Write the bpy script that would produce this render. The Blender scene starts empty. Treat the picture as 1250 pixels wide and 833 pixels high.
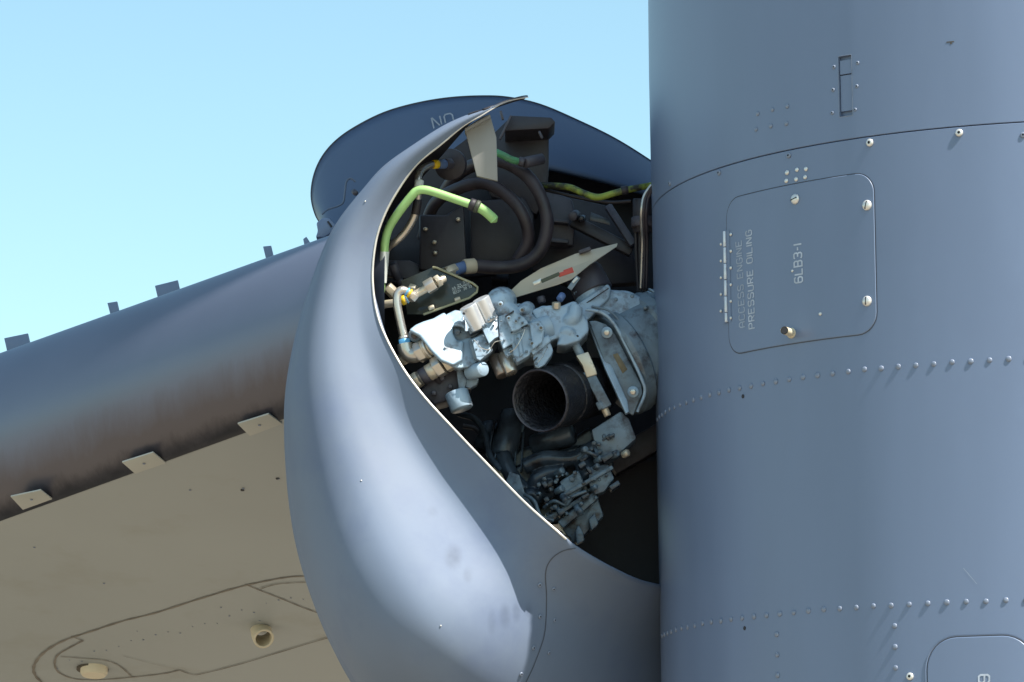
import bpy, bmesh, math, random
from mathutils import Vector, Matrix
from mathutils.geometry import tessellate_polygon

R = math.radians
sc = bpy.context.scene
COL = sc.collection
rnd = random.Random(7)

# ------------------------------------------------------------------ camera
FPX, PITCH, CAMZ = 4700.0, R(9.2), 1.7
cam_d = bpy.data.cameras.new("camera"); cam = bpy.data.objects.new("camera", cam_d); COL.objects.link(cam)
cam_d.sensor_width = 36.0; cam_d.lens = 36.0 * FPX / 1250.0
cam_d.clip_start = 0.1; cam_d.clip_end = 5000
cam.location = (0, 0, CAMZ); cam.rotation_euler = (math.pi / 2 + PITCH, 0, 0)
sc.camera = cam

# ------------------------------------------------------------------ sky, sun, exposure
SUN_EL, SUN_AZ = R(53), R(128.6)          # azimuth clockwise from +Y
world = bpy.data.worlds.new("World"); sc.world = world; world.use_nodes = True
wn = world.node_tree.nodes; wl = world.node_tree.links
bg = wn["Background"]
sky = wn.new("ShaderNodeTexSky"); sky.sky_type = 'NISHITA'; sky.sun_disc = False
sky.sun_elevation = SUN_EL; sky.sun_rotation = SUN_AZ
sky.air_density = 1.0; sky.dust_density = 1.0; sky.ozone_density = 1.6
wb = wn.new("ShaderNodeMix"); wb.data_type = 'RGBA'; wb.blend_type = 'MULTIPLY'; wb.inputs[0].default_value = 1   # the camera's white balance
wb.inputs[7].default_value = (1.03, 1.165, 1.0, 1)
wl.new(sky.outputs[0], wb.inputs[6]); wl.new(wb.outputs[2], bg.inputs[0]); bg.inputs[1].default_value = 0.128
sun_d = bpy.data.lights.new("sun", 'SUN'); sun = bpy.data.objects.new("sun", sun_d); COL.objects.link(sun)
sun_d.energy = 5.0; sun_d.angle = R(0.53); sun_d.color = (1.0, 0.95, 0.88)
sdir = Vector((math.sin(SUN_AZ) * math.cos(SUN_EL), math.cos(SUN_AZ) * math.cos(SUN_EL), math.sin(SUN_EL)))
sun.rotation_euler = sdir.to_track_quat('Z', 'Y').to_euler(); sun.location = (6, -6, 12)
sc.view_settings.view_transform = 'Standard'; sc.view_settings.look = 'None'
sc.view_settings.gamma = 1.0; sc.view_settings.exposure = 0.72
sc.render.engine = 'CYCLES'
sc.cycles.max_bounces = 8

# ------------------------------------------------------------------ coordinates
Y0 = 8.5                       # distance of the engine's centre plane
PPM = FPX / Y0                 # photo pixels per metre there
FW = Vector((0, math.cos(PITCH), math.sin(PITCH))); UP = Vector((0, -math.sin(PITCH), math.cos(PITCH)))
CP = Vector((0, 0, CAMZ))
def ray(px, py):
    return FW + Vector((1, 0, 0)) * ((px - 625) / FPX) - UP * ((py - 416.5) / FPX)
def P(px, py, d=0.0):
    """the point seen at (px, py) that stands d metres behind the engine's centre plane"""
    v = ray(px, py); return CP + v * ((Y0 + d) / v.y)
def M(p): return p / PPM       # photo pixels to metres

# ------------------------------------------------------------------ materials
MATS = {}
def mat(name, col, rough=0.5, metal=0.0, var=0.08, scale=8.0, bump=0.0, bscale=60.0, grime=None, gamt=0.0, gscale=14.0,
        spec=0.5, coat=0.0, streak=None):
    m = bpy.data.materials.new(name); m.use_nodes = True; nt = m.node_tree; N = nt.nodes; L = nt.links
    b = N["Principled BSDF"]
    tc = N.new("ShaderNodeTexCoord"); mp = N.new("ShaderNodeMapping"); L.new(tc.outputs["Object"], mp.inputs[0])
    if streak: mp.inputs["Scale"].default_value = streak
    n1 = N.new("ShaderNodeTexNoise"); n1.inputs["Scale"].default_value = scale; n1.inputs["Detail"].default_value = 6
    L.new(mp.outputs[0], n1.inputs["Vector"])
    mr = N.new("ShaderNodeMapRange"); mr.inputs[1].default_value = 0.3; mr.inputs[2].default_value = 0.7
    mr.inputs[3].default_value = 1 - var; mr.inputs[4].default_value = 1 + var
    L.new(n1.outputs[0], mr.inputs[0])
    mul = N.new("ShaderNodeMix"); mul.data_type = 'RGBA'; mul.blend_type = 'MULTIPLY'; mul.inputs[0].default_value = 1
    mul.inputs[6].default_value = (*col, 1)
    cmb = N.new("ShaderNodeCombineColor")
    for i in range(3): L.new(mr.outputs[0], cmb.inputs[i])
    L.new(cmb.outputs[0], mul.inputs[7])
    out = mul.outputs[2]
    if grime:
        n2 = N.new("ShaderNodeTexNoise"); n2.inputs["Scale"].default_value = gscale; n2.inputs["Detail"].default_value = 8
        n2.inputs["Roughness"].default_value = 0.65
        L.new(tc.outputs["Object"], n2.inputs["Vector"])
        r2 = N.new("ShaderNodeMapRange"); r2.inputs[1].default_value = 0.62 - 0.3 * gamt; r2.inputs[2].default_value = 0.80 - 0.3 * gamt
        L.new(n2.outputs[0], r2.inputs[0])
        mx = N.new("ShaderNodeMix"); mx.data_type = 'RGBA'; L.new(r2.outputs[0], mx.inputs[0])
        L.new(out, mx.inputs[6]); mx.inputs[7].default_value = (*grime, 1); out = mx.outputs[2]
    L.new(out, b.inputs["Base Color"])
    rr = N.new("ShaderNodeMapRange"); rr.inputs[1].default_value = 0.25; rr.inputs[2].default_value = 0.75
    rr.inputs[3].default_value = max(0.03, rough - 0.05); rr.inputs[4].default_value = min(1, rough + 0.06)
    L.new(n1.outputs[0], rr.inputs[0]); L.new(rr.outputs[0], b.inputs["Roughness"])
    b.inputs["Metallic"].default_value = metal; b.inputs["Specular IOR Level"].default_value = spec
    b.inputs["Coat Weight"].default_value = coat
    if bump:
        n3 = N.new("ShaderNodeTexNoise"); n3.inputs["Scale"].default_value = bscale; n3.inputs["Detail"].default_value = 5
        L.new(tc.outputs["Object"], n3.inputs["Vector"])
        bp = N.new("ShaderNodeBump"); bp.inputs["Strength"].default_value = min(1, bump); bp.inputs["Distance"].default_value = 0.002 if bump < .8 else .006
        L.new(n3.outputs[0], bp.inputs["Height"]); L.new(bp.outputs[0], b.inputs["Normal"])
    MATS[name] = m; return m

GREY = (0.150, 0.200, 0.305)
mat("cowl_paint", GREY, 0.40, var=0.07, scale=5.0, streak=(1, 1, 0.18), bump=0.02, bscale=9, spec=0.55, grime=(0.142, 0.188, 0.288), gamt=0.2, gscale=1.6)
mat("shell_paint", (0.150, 0.188, 0.258), 0.60, var=0.07, scale=3.2, spec=0.35, grime=(0.125, 0.160, 0.240), gamt=0.3, gscale=3.0, bump=0.015, bscale=7)
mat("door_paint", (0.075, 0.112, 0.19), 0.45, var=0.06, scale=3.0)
mat("doubler_paint", (0.10, 0.13, 0.19), 0.5)
mat("slat_paint", (0.14, 0.16, 0.22), 0.36, metal=0.3, var=0.10, scale=2.5, bump=0.05, bscale=14, spec=0.6)
mat("wing_paint", (0.36, 0.385, 0.385), 0.55, var=0.06, scale=1.5, grime=(0.31, 0.315, 0.29), gamt=0.25, gscale=2.0)
mat("tab_paint", (0.42, 0.43, 0.40), 0.55, var=0.05)
mat("seam_dark", (0.03, 0.03, 0.035), 0.7)
mat("seam_brown", (0.10, 0.085, 0.065), 0.75, var=0.3, scale=20)
mat("wing_seam", (0.21, 0.19, 0.165), 0.75, var=0.3, scale=20)
mat("seam_line", (0.055, 0.06, 0.075), 0.6)
mat("edge_metal", (0.62, 0.58, 0.52), 0.35, metal=0.25, var=0.12, scale=30)
mat("stencil", (0.44, 0.49, 0.57), 0.6, var=0.18, scale=60)
mat("stencil_faint", (0.32, 0.37, 0.45), 0.6, var=0.2, scale=40)
mat("rivet_paint", (0.19, 0.225, 0.30), 0.35, var=0.1, scale=50, spec=0.7)
mat("screw_metal", (0.72, 0.70, 0.66), 0.32, metal=0.5, var=0.12, scale=80)
mat("hinge_metal", (0.62, 0.64, 0.68), 0.35, metal=0.4, var=0.1, scale=60)
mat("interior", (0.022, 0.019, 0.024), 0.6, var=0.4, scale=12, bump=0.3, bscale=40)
mat("structure_dark", (0.030, 0.026, 0.033), 0.5, var=0.35, scale=14, bump=0.2, bscale=50, grime=(0.015, 0.012, 0.015), gamt=0.3)
mat("structure_mid", (0.065, 0.06, 0.075), 0.5, var=0.3, scale=14, grime=(0.02, 0.016, 0.02), gamt=0.4)
mat("bracket_paint", (0.27, 0.265, 0.25), 0.5, var=0.06, scale=10)
mat("engine_blue", (0.31, 0.41, 0.50), 0.32, var=0.15, scale=18, bump=0.3, bscale=60, grime=(0.07, 0.045, 0.04), gamt=0.26, gscale=26)
mat("engine_blue_dirty", (0.15, 0.20, 0.245), 0.36, var=0.3, scale=16, bump=0.4, bscale=55, grime=(0.03, 0.02, 0.022), gamt=0.42, gscale=18)
mat("engine_oily", (0.04, 0.055, 0.075), 0.3, var=0.5, scale=18, bump=0.6, bscale=50, grime=(0.012, 0.01, 0.012), gamt=0.5, gscale=16)
mat("pump_paint", (0.10, 0.14, 0.175), 0.33, var=0.5, scale=30, bump=0.6, bscale=80, grime=(0.02, 0.014, 0.016), gamt=0.45, gscale=40)
mat("steel", (0.58, 0.54, 0.48), 0.3, metal=0.75, var=0.12, scale=25, grime=(0.2, 0.13, 0.08), gamt=0.05, gscale=30)
mat("cap_silver", (0.70, 0.71, 0.72), 0.3, metal=0.55, var=0.06, scale=25)
mat("tube_steel", (0.55, 0.50, 0.44), 0.28, metal=0.8, var=0.15, scale=20)
mat("cadmium", (0.60, 0.52, 0.40), 0.38, metal=0.45, var=0.15, scale=30, grime=(0.18, 0.12, 0.07), gamt=0.1, gscale=35)
mat("bare_titanium", (0.30, 0.25, 0.22), 0.35, metal=0.8, var=0.2, scale=20)
mat("rubber", (0.022, 0.018, 0.022), 0.55, var=0.3, scale=30, bump=0.15)
mat("hose_brown", (0.036, 0.028, 0.034), 0.5, var=0.3, scale=25, bump=0.2, bscale=120)
mat("duct_black", (0.014, 0.014, 0.018), 0.4, var=0.5, scale=40, bump=0.9, bscale=90, grime=(0.05, 0.045, 0.05), gamt=0.0, gscale=70)
mat("green_hose", (0.33, 0.55, 0.20), 0.42, var=0.12, scale=12, bump=0.05)
mat("green_dark", (0.10, 0.30, 0.14), 0.5, var=0.3, scale=30, grime=(0.02, 0.02, 0.02), gamt=0.25, gscale=40)
mat("lime_cable", (0.26, 0.33, 0.04), 0.5, var=0.3, scale=30, grime=(0.02, 0.02, 0.015), gamt=0.75, gscale=20)
mat("cream", (0.55, 0.46, 0.34), 0.5, var=0.1, scale=10, grime=(0.2, 0.16, 0.11), gamt=0.1, gscale=10)
mat("band_yellow", (0.80, 0.52, 0.01), 0.4, var=0.08)
mat("band_blue", (0.12, 0.42, 0.75), 0.35, var=0.08)
mat("sleeve_blue", (0.10, 0.16, 0.32), 0.4, var=0.15)
mat("sleeve_white", (0.62, 0.64, 0.60), 0.5, var=0.12, scale=30)
mat("tag_red", (0.45, 0.05, 0.03), 0.4, var=0.1)
mat("strap_olive", (0.06, 0.07, 0.045), 0.6, var=0.2)
mat("data_plate", (0.035, 0.04, 0.035), 0.25, var=0.3, scale=10)
mat("plate_edge", (0.30, 0.28, 0.17), 0.35, var=0.15, scale=20)
mat("label_brown", (0.16, 0.12, 0.06), 0.5, var=0.3, scale=60)
mat("label_olive", (0.24, 0.22, 0.10), 0.5, var=0.2)
mat("vent_cream", (0.70, 0.62, 0.46), 0.5, var=0.06)
mat("drain_cream", (0.66, 0.58, 0.42), 0.5, var=0.06)
mat("concrete", (0.27, 0.22, 0.16), 0.85, var=0.12, scale=0.4)

# ------------------------------------------------------------------ objects
def thing(name, label, cat, loc, group=None):
    o = bpy.data.objects.new(name, None); COL.objects.link(o); o.location = loc; o.empty_display_size = 0.05
    o["label"] = label; o["category"] = cat
    if group: o["group"] = group
    return o
def wloc(o):
    v = Vector((0, 0, 0))
    while o is not None:
        v += o.location; o = o.parent
    return v
def link(me, name, m, parent=None, **kw):
    o = bpy.data.objects.new(name, me); COL.objects.link(o)
    if m and not me.materials: me.materials.append(MATS[m])
    if parent:
        o.parent = parent
        root = parent
        while root.parent: root = root.parent
        if parent is root: o.matrix_parent_inverse = Matrix.Translation(-Vector(root.location))
    for k, v in kw.items(): o[k] = v
    return o
def build(name, verts, faces, m, parent=None, sharp=35, bevel=0, segs=2, solid=0, **kw):
    bm = bmesh.new(); vs = [bm.verts.new(v) for v in verts]
    for f in faces:
        try: bm.faces.new([vs[i] for i in f])
        except ValueError: pass
    bmesh.ops.recalc_face_normals(bm, faces=bm.faces)
    if bevel:
        es = [e for e in bm.edges if len(e.link_faces) == 2 and e.calc_face_angle() > R(25)]
        bmesh.ops.bevel(bm, geom=es, offset=bevel, segments=segs, affect='EDGES', profile=0.5, clamp_overlap=True)
    me = bpy.data.meshes.new(name); bm.to_mesh(me); bm.free()
    me.shade_smooth(); me.set_sharp_from_angle(angle=R(sharp))
    return link(me, name, m, parent, **kw)

def smooth_path(pts, n=10):
    pts = [Vector(p) for p in pts]
    if len(pts) < 3: return pts
    q = [pts[0] * 2 - pts[1]] + pts + [pts[-1] * 2 - pts[-2]]
    out = []
    for i in range(1, len(q) - 2):
        a, b, c, d = q[i - 1], q[i], q[i + 1], q[i + 2]
        for k in range(n):
            t = k / n
            out.append(0.5 * ((2 * b) + (c - a) * t + (2 * a - 5 * b + 4 * c - d) * t * t + (3 * b - a - 3 * c + d) * t ** 3))
    out.append(pts[-1]); return out
def tube_data(path, r, seg=14, cap=True):
    n = len(path); rs = r if isinstance(r, (list, tuple)) else [r] * n
    verts, faces = [], []; nrm = None
    for i, p in enumerate(path):
        t = (path[min(i + 1, n - 1)] - path[max(i - 1, 0)]).normalized()
        if nrm is None: nrm = t.orthogonal().normalized()
        else: nrm = (nrm - t * nrm.dot(t)).normalized()
        bn = t.cross(nrm)
        for k in range(seg):
            a = 2 * math.pi * k / seg
            verts.append(p + (nrm * math.cos(a) + bn * math.sin(a)) * rs[i])
    for i in range(n - 1):
        for k in range(seg):
            k2 = (k + 1) % seg
            faces.append((i * seg + k, i * seg + k2, (i + 1) * seg + k2, (i + 1) * seg + k))
    if cap: faces.append(tuple(range(seg))[::-1]); faces.append(tuple((n - 1) * seg + k for k in range(seg)))
    return verts, faces
def tube(name, pts, rpx, m, parent=None, n=8, seg=14, **kw):
    path = smooth_path([P(*p) for p in pts], n)
    v, f = tube_data(path, M(rpx), seg); return build(name, v, f, m, parent, 40, **kw)
def lathe(name, a, b, prof, m, parent=None, seg=24, sharp=35, bevel=0, **kw):
    """profile [(t along a->b, radius in photo pixels)], closed with caps"""
    a, b = Vector(a), Vector(b); ax = b - a; t = ax.normalized(); u = t.orthogonal().normalized()
    up = Vector((0, 0, 1)); u = (up - t * up.dot(t)); u = u.normalized() if u.length > .1 else t.orthogonal().normalized()
    w = t.cross(u); verts, faces = [], []
    for (s, r) in prof:
        c = a + ax * s
        for k in range(seg):
            an = 2 * math.pi * (k + .5) / seg; verts.append(c + (u * math.cos(an) + w * math.sin(an)) * M(r))
    for i in range(len(prof) - 1):
        for k in range(seg):
            k2 = (k + 1) % seg; faces.append((i * seg + k, i * seg + k2, (i + 1) * seg + k2, (i + 1) * seg + k))
    n = len(prof)
    faces.append(tuple(range(seg))[::-1]); faces.append(tuple((n - 1) * seg + k for k in range(seg)))
    return build(name, verts, faces, m, parent, sharp, bevel, **kw)
def cyl(name, p0, p1, r, m, parent=None, r1=None, seg=24, bev=0.8, **kw):
    a, b = P(*p0), P(*p1); L = (b - a).length; e = min(M(bev) / L, .3); r1 = r1 or r
    return lathe(name, a, b, [(0, r - bev), (e, r), (1 - e, r1), (1, r1 - bev)], m, parent, seg, 50, **kw)
def nut(name, p0, p1, r, m, parent=None, **kw):
    return lathe(name, P(*p0), P(*p1), [(0, r), (1, r)], m, parent, 6, 30, M(1.0), **kw)
def fuse(name, objs, voxel, iters, m, parent):
    """one continuous casting out of overlapping lumps, with soft fillets where they meet"""
    bm = bmesh.new()
    for o in objs: bm.from_mesh(o.data)
    me = bpy.data.meshes.new(name); bm.to_mesh(me); bm.free()
    for o in objs:
        d = o.data; bpy.data.objects.remove(o); bpy.data.meshes.remove(d)
    o = link(me, name, None, parent); me.materials.clear(); me.materials.append(MATS[m])
    rm = o.modifiers.new("cast", 'REMESH'); rm.mode = 'VOXEL'; rm.voxel_size = voxel; rm.use_smooth_shade = True
    sm = o.modifiers.new("fillet", 'SMOOTH'); sm.factor = .5; sm.iterations = iters
    return o
LEAN = (.15, -.38)
def prism(name, poly, d0, th, m, parent=None, bevel=1.5, segs=2, sharp=40, smooth=0, lean=None, **kw):
    """plate or casting: outline seen from the camera, front face at depth d0 (or one depth per corner), real thickness th going back"""
    ds = d0 if isinstance(d0, (list, tuple)) else [d0] * len(poly)
    if lean is None and m == "engine_blue": lean = LEAN
    if lean:
        mx, my = sum(p[0] for p in poly) / len(poly), sum(p[1] for p in poly) / len(poly)
        ds = [d + (lean[0] * (p[0] - mx) + lean[1] * (p[1] - my)) / PPM for d, p in zip(ds, poly)]
    fr = [P(x, y, d) for (x, y), d in zip(poly, ds)]
    if smooth:
        fr2 = smooth_path(fr + [fr[0]], smooth)[:-1]; fr = fr2
    bk = [p + Vector((0, th, 0)) for p in fr]; n = len(fr)
    faces = [tuple(range(n)), tuple(range(2 * n - 1, n - 1, -1))] + [(i, (i + 1) % n, n + (i + 1) % n, n + i) for i in range(n)]
    return build(name, fr + bk, faces, m, parent, sharp, M(bevel), segs, **kw)
def beam(name, p0, p1, wpx, th, m, parent=None, bevel=1.0, **kw):
    (x0, y0, d0), (x1, y1, d1) = p0, p1; L = math.hypot(x1 - x0, y1 - y0); nx, ny = -(y1 - y0) / L * wpx / 2, (x1 - x0) / L * wpx / 2
    return prism(name, [(x0 + nx, y0 + ny), (x1 + nx, y1 + ny), (x1 - nx, y1 - ny), (x0 - nx, y0 - ny)], [d0, d1, d1, d0], th, m, parent, bevel, **kw)
def dome_mesh(name, r, h, m, slot=False, seg=12, socket=False):
    verts, faces = [], []; rings = [(1.0, 0), (1.0, .25), (.88, .62), (.6, .9), (.25, 1.0)]
    if socket: rings = [(1.0, 0), (1.0, .4), (.85, .8), (.6, 1.0), (.38, 1.0), (.34, .45)]
    for (rr, hh) in rings:
        for k in range(seg):
            a = 2 * math.pi * k / seg; verts.append(Vector((r * rr * math.cos(a), r * rr * math.sin(a), h * hh)))
    for i in range(len(rings) - 1):
        for k in range(seg):
            k2 = (k + 1) % seg; faces.append((i * seg + k, i * seg + k2, (i + 1) * seg + k2, (i + 1) * seg + k))
    faces.append(tuple((len(rings) - 1) * seg + k for k in range(seg)))
    me = bpy.data.meshes.new(name); me.from_pydata([tuple(v) for v in verts], [], faces); me.shade_smooth()
    me.set_sharp_from_angle(angle=R(50)); me.materials.append(MATS[m])
    if socket:
        me.materials.append(MATS["seam_dark"]); nf = len(faces)
        for i in range(seg * 4, nf): me.polygons[i].material_index = 1
    if slot:
        pass
    return me
def put(me, name, pos, normal, parent, scale=1.0, spin=0.0, **kw):
    o = bpy.data.objects.new(name, me); COL.objects.link(o)
    q = Vector(normal).to_track_quat('Z', 'Y'); o.rotation_mode = 'QUATERNION'
    o.rotation_quaternion = q @ Matrix.Rotation(spin, 3, 'Z').to_quaternion(); o.location = pos; o.scale = (scale,) * 3
    if parent:
        o.parent = parent; root = parent
        while root.parent: root = root.parent
        if parent is root: o.matrix_parent_inverse = Matrix.Translation(-Vector(root.location))
        else: o.matrix_parent_inverse = parent.matrix_basis.inverted() if parent.data else Matrix()
    for k, v in kw.items(): o[k] = v
    return o

# ------------------------------------------------------------------ stroke lettering
G = {
 'A': [[(0,0),(0,4.6),(1.2,6),(2.8,6),(4,4.6),(4,0)],[(.4,2.4),(3.6,2.4)]],
 'C': [[(4,4.9),(3.2,6),(.8,6),(0,5),(0,1),(.8,0),(3.2,0),(4,1.1)]],
 'E': [[(4,6),(0,6),(0,0),(4,0)],[(.4,3),(3.3,3)]],
 'S': [[(4,4.9),(3.2,6),(.8,6),(0,5.2),(0,3.8),(.8,3),(3.2,3),(4,2.2),(4,.8),(3.2,0),(.8,0),(0,1.1)]],
 'N': [[(0,0),(0,6)],[(.3,5.9),(3.7,.1)],[(4,0),(4,6)]],
 'G': [[(4,4.9),(3.2,6),(.8,6),(0,5),(0,1),(.8,0),(3.2,0),(4,1),(4,2.9),(2.2,2.9)]],
 'I': [[(0,0),(0,6)]],
 'P': [[(0,0),(0,6),(3.2,6),(4,5.2),(4,3.6),(3.2,2.8),(.4,2.8)]],
 'R': [[(0,0),(0,6),(3.2,6),(4,5.2),(4,3.6),(3.2,2.8),(.4,2.8)],[(2.0,2.4),(4,0)]],
 'U': [[(0,6),(0,1),(.8,0),(3.2,0),(4,1),(4,6)]],
 'O': [[(0,1),(0,5),(.8,6),(3.2,6),(4,5),(4,1),(3.2,0),(.8,0),(0,1)]],
 'D': [[(0,0),(0,6),(3.0,6),(4,5),(4,1),(3.0,0),(0,0)]],
 'T': [[(0,6),(4,6)],[(2,5.6),(2,0)]],
 'M': [[(0,0),(0,6),(2,3),(4,6),(4,0)]],
 'L': [[(0,6),(0,0),(4,0)]],
 '6': [[(4,5.2),(3.2,6),(.8,6),(0,5),(0,1),(.8,0),(3.2,0),(4,1),(4,2.4),(3.2,3.2),(.4,3.2)]],
 '9': [[(0,.8),(.8,0),(3.2,0),(4,1),(4,5),(3.2,6),(.8,6),(0,5),(0,3.6),(.8,2.8),(3.6,2.8)]],
 'B': [[(0,0),(0,6),(3.1,6),(3.9,5.3),(3.9,3.8),(3.3,3.1),(4,2.4),(4,.8),(3.2,0),(0,0)],[(.4,3.1),(2.9,3.1)]],
 '3': [[(0,5.2),(.8,6),(3.2,6),(4,5.2),(4,3.9),(3.2,3.1),(4,2.3),(4,.8),(3.2,0),(.8,0),(0,.8)],[(1.2,3.1),(2.8,3.1)]],
 '2': [[(0,5),(.8,6),(3.2,6),(4,5.2),(4,4),(0,.6),(0,0),(4,0)]],
 '4': [[(3,0),(3,6),(0,2),(4,2)]],
 '8': [[(.8,3.1),(0,3.8),(0,5.2),(.8,6),(3.2,6),(4,5.2),(4,3.8),(3.2,3.1),(.8,3.1),(0,2.4),(0,.8),(.8,0),(3.2,0),(4,.8),(4,2.4),(3.2,3.0)]],
 '1': [[(0,0),(0,6)]],
 '-': [[(0,3),(2.4,3)]],
}
GW = {'I': 0, '1': 0, '-': 2.4, ' ': 2.0}
def lettering(name, text, fn, h, m, parent, width=None, stroke=0.75, **kw):
    """fn(u, v) maps metres along / up the line of text to a point on the surface"""
    k = h / 6.0; adv = 0; tot = sum(GW.get(c, 4) + 1.9 for c in text) - 1.9
    kx = (width / tot) if width else k
    verts, faces = [], []; lay = 0
    for c in text:
        for pl in G.get(c, []):
            lay += 1; n = len(pl); w = stroke / 2; L_, R_ = [], []
            closed = pl[0] == pl[-1]
            for i, (x, y) in enumerate(pl):
                def dirn(a, b):
                    d = Vector((b[0] - a[0], b[1] - a[1])); return d.normalized()
                if closed and i in (0, n - 1): d1, d2 = dirn(pl[-2], pl[-1]), dirn(pl[0], pl[1])
                else:
                    d1 = dirn(pl[i - 1], pl[i]) if i > 0 else None; d2 = dirn(pl[i], pl[i + 1]) if i < n - 1 else None
                    d1 = d1 or d2; d2 = d2 or d1
                t = (d1 + d2); t = t.normalized() if t.length > .01 else d1
                nn = Vector((-t.y, t.x)); s = min(w / max(.45, nn.dot(Vector((-d1.y, d1.x)))), w * 1.8)
                L_.append((x + nn.x * s, y + nn.y * s)); R_.append((x - nn.x * s, y - nn.y * s))
            b = len(verts)
            for a, r in zip(L_, R_):
                verts.append(fn((adv + a[0]) * kx, a[1] * k, (lay % 2) * .00012)); verts.append(fn((adv + r[0]) * kx, r[1] * k, (lay % 2) * .00012))
            for i in range(n - 1): faces.append((b + 2 * i, b + 2 * i + 1, b + 2 * i + 3, b + 2 * i + 2))
        adv += GW.get(c, 4) + 1.9
    me = bpy.data.meshes.new(name); me.from_pydata([tuple(v) for v in verts], [], faces)
    return link(me, name, m, parent, **kw)

# ================================================================== GROUND
gv = [(-600, -600, 0), (600, -600, 0), (600, 600, 0), (-600, 600, 0)]
g = build("ground", gv, [(0, 1, 2, 3)], "concrete"); g["kind"] = "structure"

# ================================================================== RIGHT NACELLE COWLING
CX = 705 / FPX * Y0
ZB = CP.z + 0.0772 * 8.5 * 1.0
def crad(z): return 0.955 + 0.014 * (min(z, 3.75) - 3.0)
def cpt(phi, z, off=0.0):
    r = crad(z) + off; return Vector((CX + r * math.sin(phi), Y0 - r * math.cos(phi), z))
def cnorm(phi): return Vector((math.sin(phi), -math.cos(phi), 0))
def C(px, py):
    """angle and height on the cowling skin where it is seen at (px, py)"""
    v = ray(px, py); z = 3.0
    for _ in range(6):
        r = crad(z); a = v.x ** 2 + v.y ** 2; b = -2 * (v.x * CX + v.y * Y0); c = CX ** 2 + Y0 ** 2 - r * r
        D = b * b - 4 * a * c
        if D < 0: t = -b / (2 * a)
        else: t = (-b - math.sqrt(D)) / (2 * a)
        z = CAMZ + v.z * t
    p = CP + v * t; return math.atan2(p.x - CX, Y0 - p.y), z
cowl = thing("nacelle_cowling", "large blue-grey cylindrical engine cowling with rivet rows and a stencilled access panel", "engine cowling", (CX, Y0, 1.4))
z_seam = C(1250, 149)[1]; z_r1 = C(1230, 438.7)[1]; z_r2 = C(1228, 733)[1]
sl = [C(1023, 68), C(1040, 142)]        # latch slot corners
slp0, slp1 = C(1024, 105)[0], C(1040, 105)[0]; slz1, slz0 = C(1032, 68)[1], C(1032, 142)[1]
def skin(name, z0, z1, hole=None, nz=14):
    ph = [R(-180 + 3 * i) for i in range(121)]; zs = [z0 + (z1 - z0) * i / nz for i in range(nz + 1)]
    if hole:
        ph = sorted([p for p in ph if abs(p - hole[0]) > .012 and abs(p - hole[1]) > .012] + [hole[0], hole[1]])
        zs = sorted([z for z in zs if abs(z - hole[2]) > .01 and abs(z - hole[3]) > .01] + [hole[2], hole[3]])
    verts = []; faces = []; n = len(ph)
    for z in zs:
        for p in ph: verts.append(cpt(p, z))
    for j in range(len(zs) - 1):
        for i in range(n - 1):
            if hole and hole[0] - 1e-6 <= ph[i] < hole[1] - 1e-6 and hole[2] - 1e-6 <= zs[j] < hole[3] - 1e-6: continue
            faces.append((j * n + i, j * n + i + 1, (j + 1) * n + i + 1, (j + 1) * n + i))
    # rolled edges at the joints
    for j, s in ((0, -1), (len(zs) - 1, 1)):
        b = len(verts)
        for p in ph: verts.append(cpt(p, zs[j] + s * .0012, -.0014))
        for p in ph: verts.append(cpt(p, zs[j] + s * .0014, -.012))
        for i in range(n - 1):
            faces.append((j * n + i, j * n + i + 1, b + i + 1, b + i)); faces.append((b + i, b + i + 1, b + n + i + 1, b + n + i))
    bm = bmesh.new(); vs = [bm.verts.new(v) for v in verts]
    for f in faces: bm.faces.new([vs[i] for i in f])
    bmesh.ops.remove_doubles(bm, verts=bm.verts, dist=1e-6)
    bmesh.ops.recalc_face_normals(bm, faces=bm.faces)
    me = bpy.data.meshes.new(name); bm.to_mesh(me); bm.free(); me.shade_smooth(); me.set_sharp_from_angle(angle=R(30))
    return link(me, name, "cowl_paint", cowl)
s1 = skin("upper_skin", z_seam + .002, 7.2, (slp0, slp1, slz0, slz1), 24)
s2 = skin("lower_skin", 1.5, z_seam - .0022, None, 12)
# dark joint between the two skins, and inside liner so the barrel is a closed body
jv = []; jf = []
for i in range(121):
    p = R(-180 + 3 * i); jv += [cpt(p, z_seam - .02, -.010), cpt(p, z_seam + .02, -.010)]
    if i < 120: jf.append((2 * i, 2 * i + 1, 2 * i + 3, 2 * i + 2))
build("joint_seal", jv, jf, "seam_dark", cowl)
for zc, nm in ((1.5, "lower_closing_ring"), (7.2, "upper_closing_ring")):
    cv = [cpt(R(6 * i), zc, -.004) for i in range(60)] + [cpt(R(6 * i), zc, -.16) for i in range(60)]
    build(nm, cv, [(i, (i + 1) % 60, 60 + (i + 1) % 60, 60 + i) for i in range(60)], "structure_dark", cowl)

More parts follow.
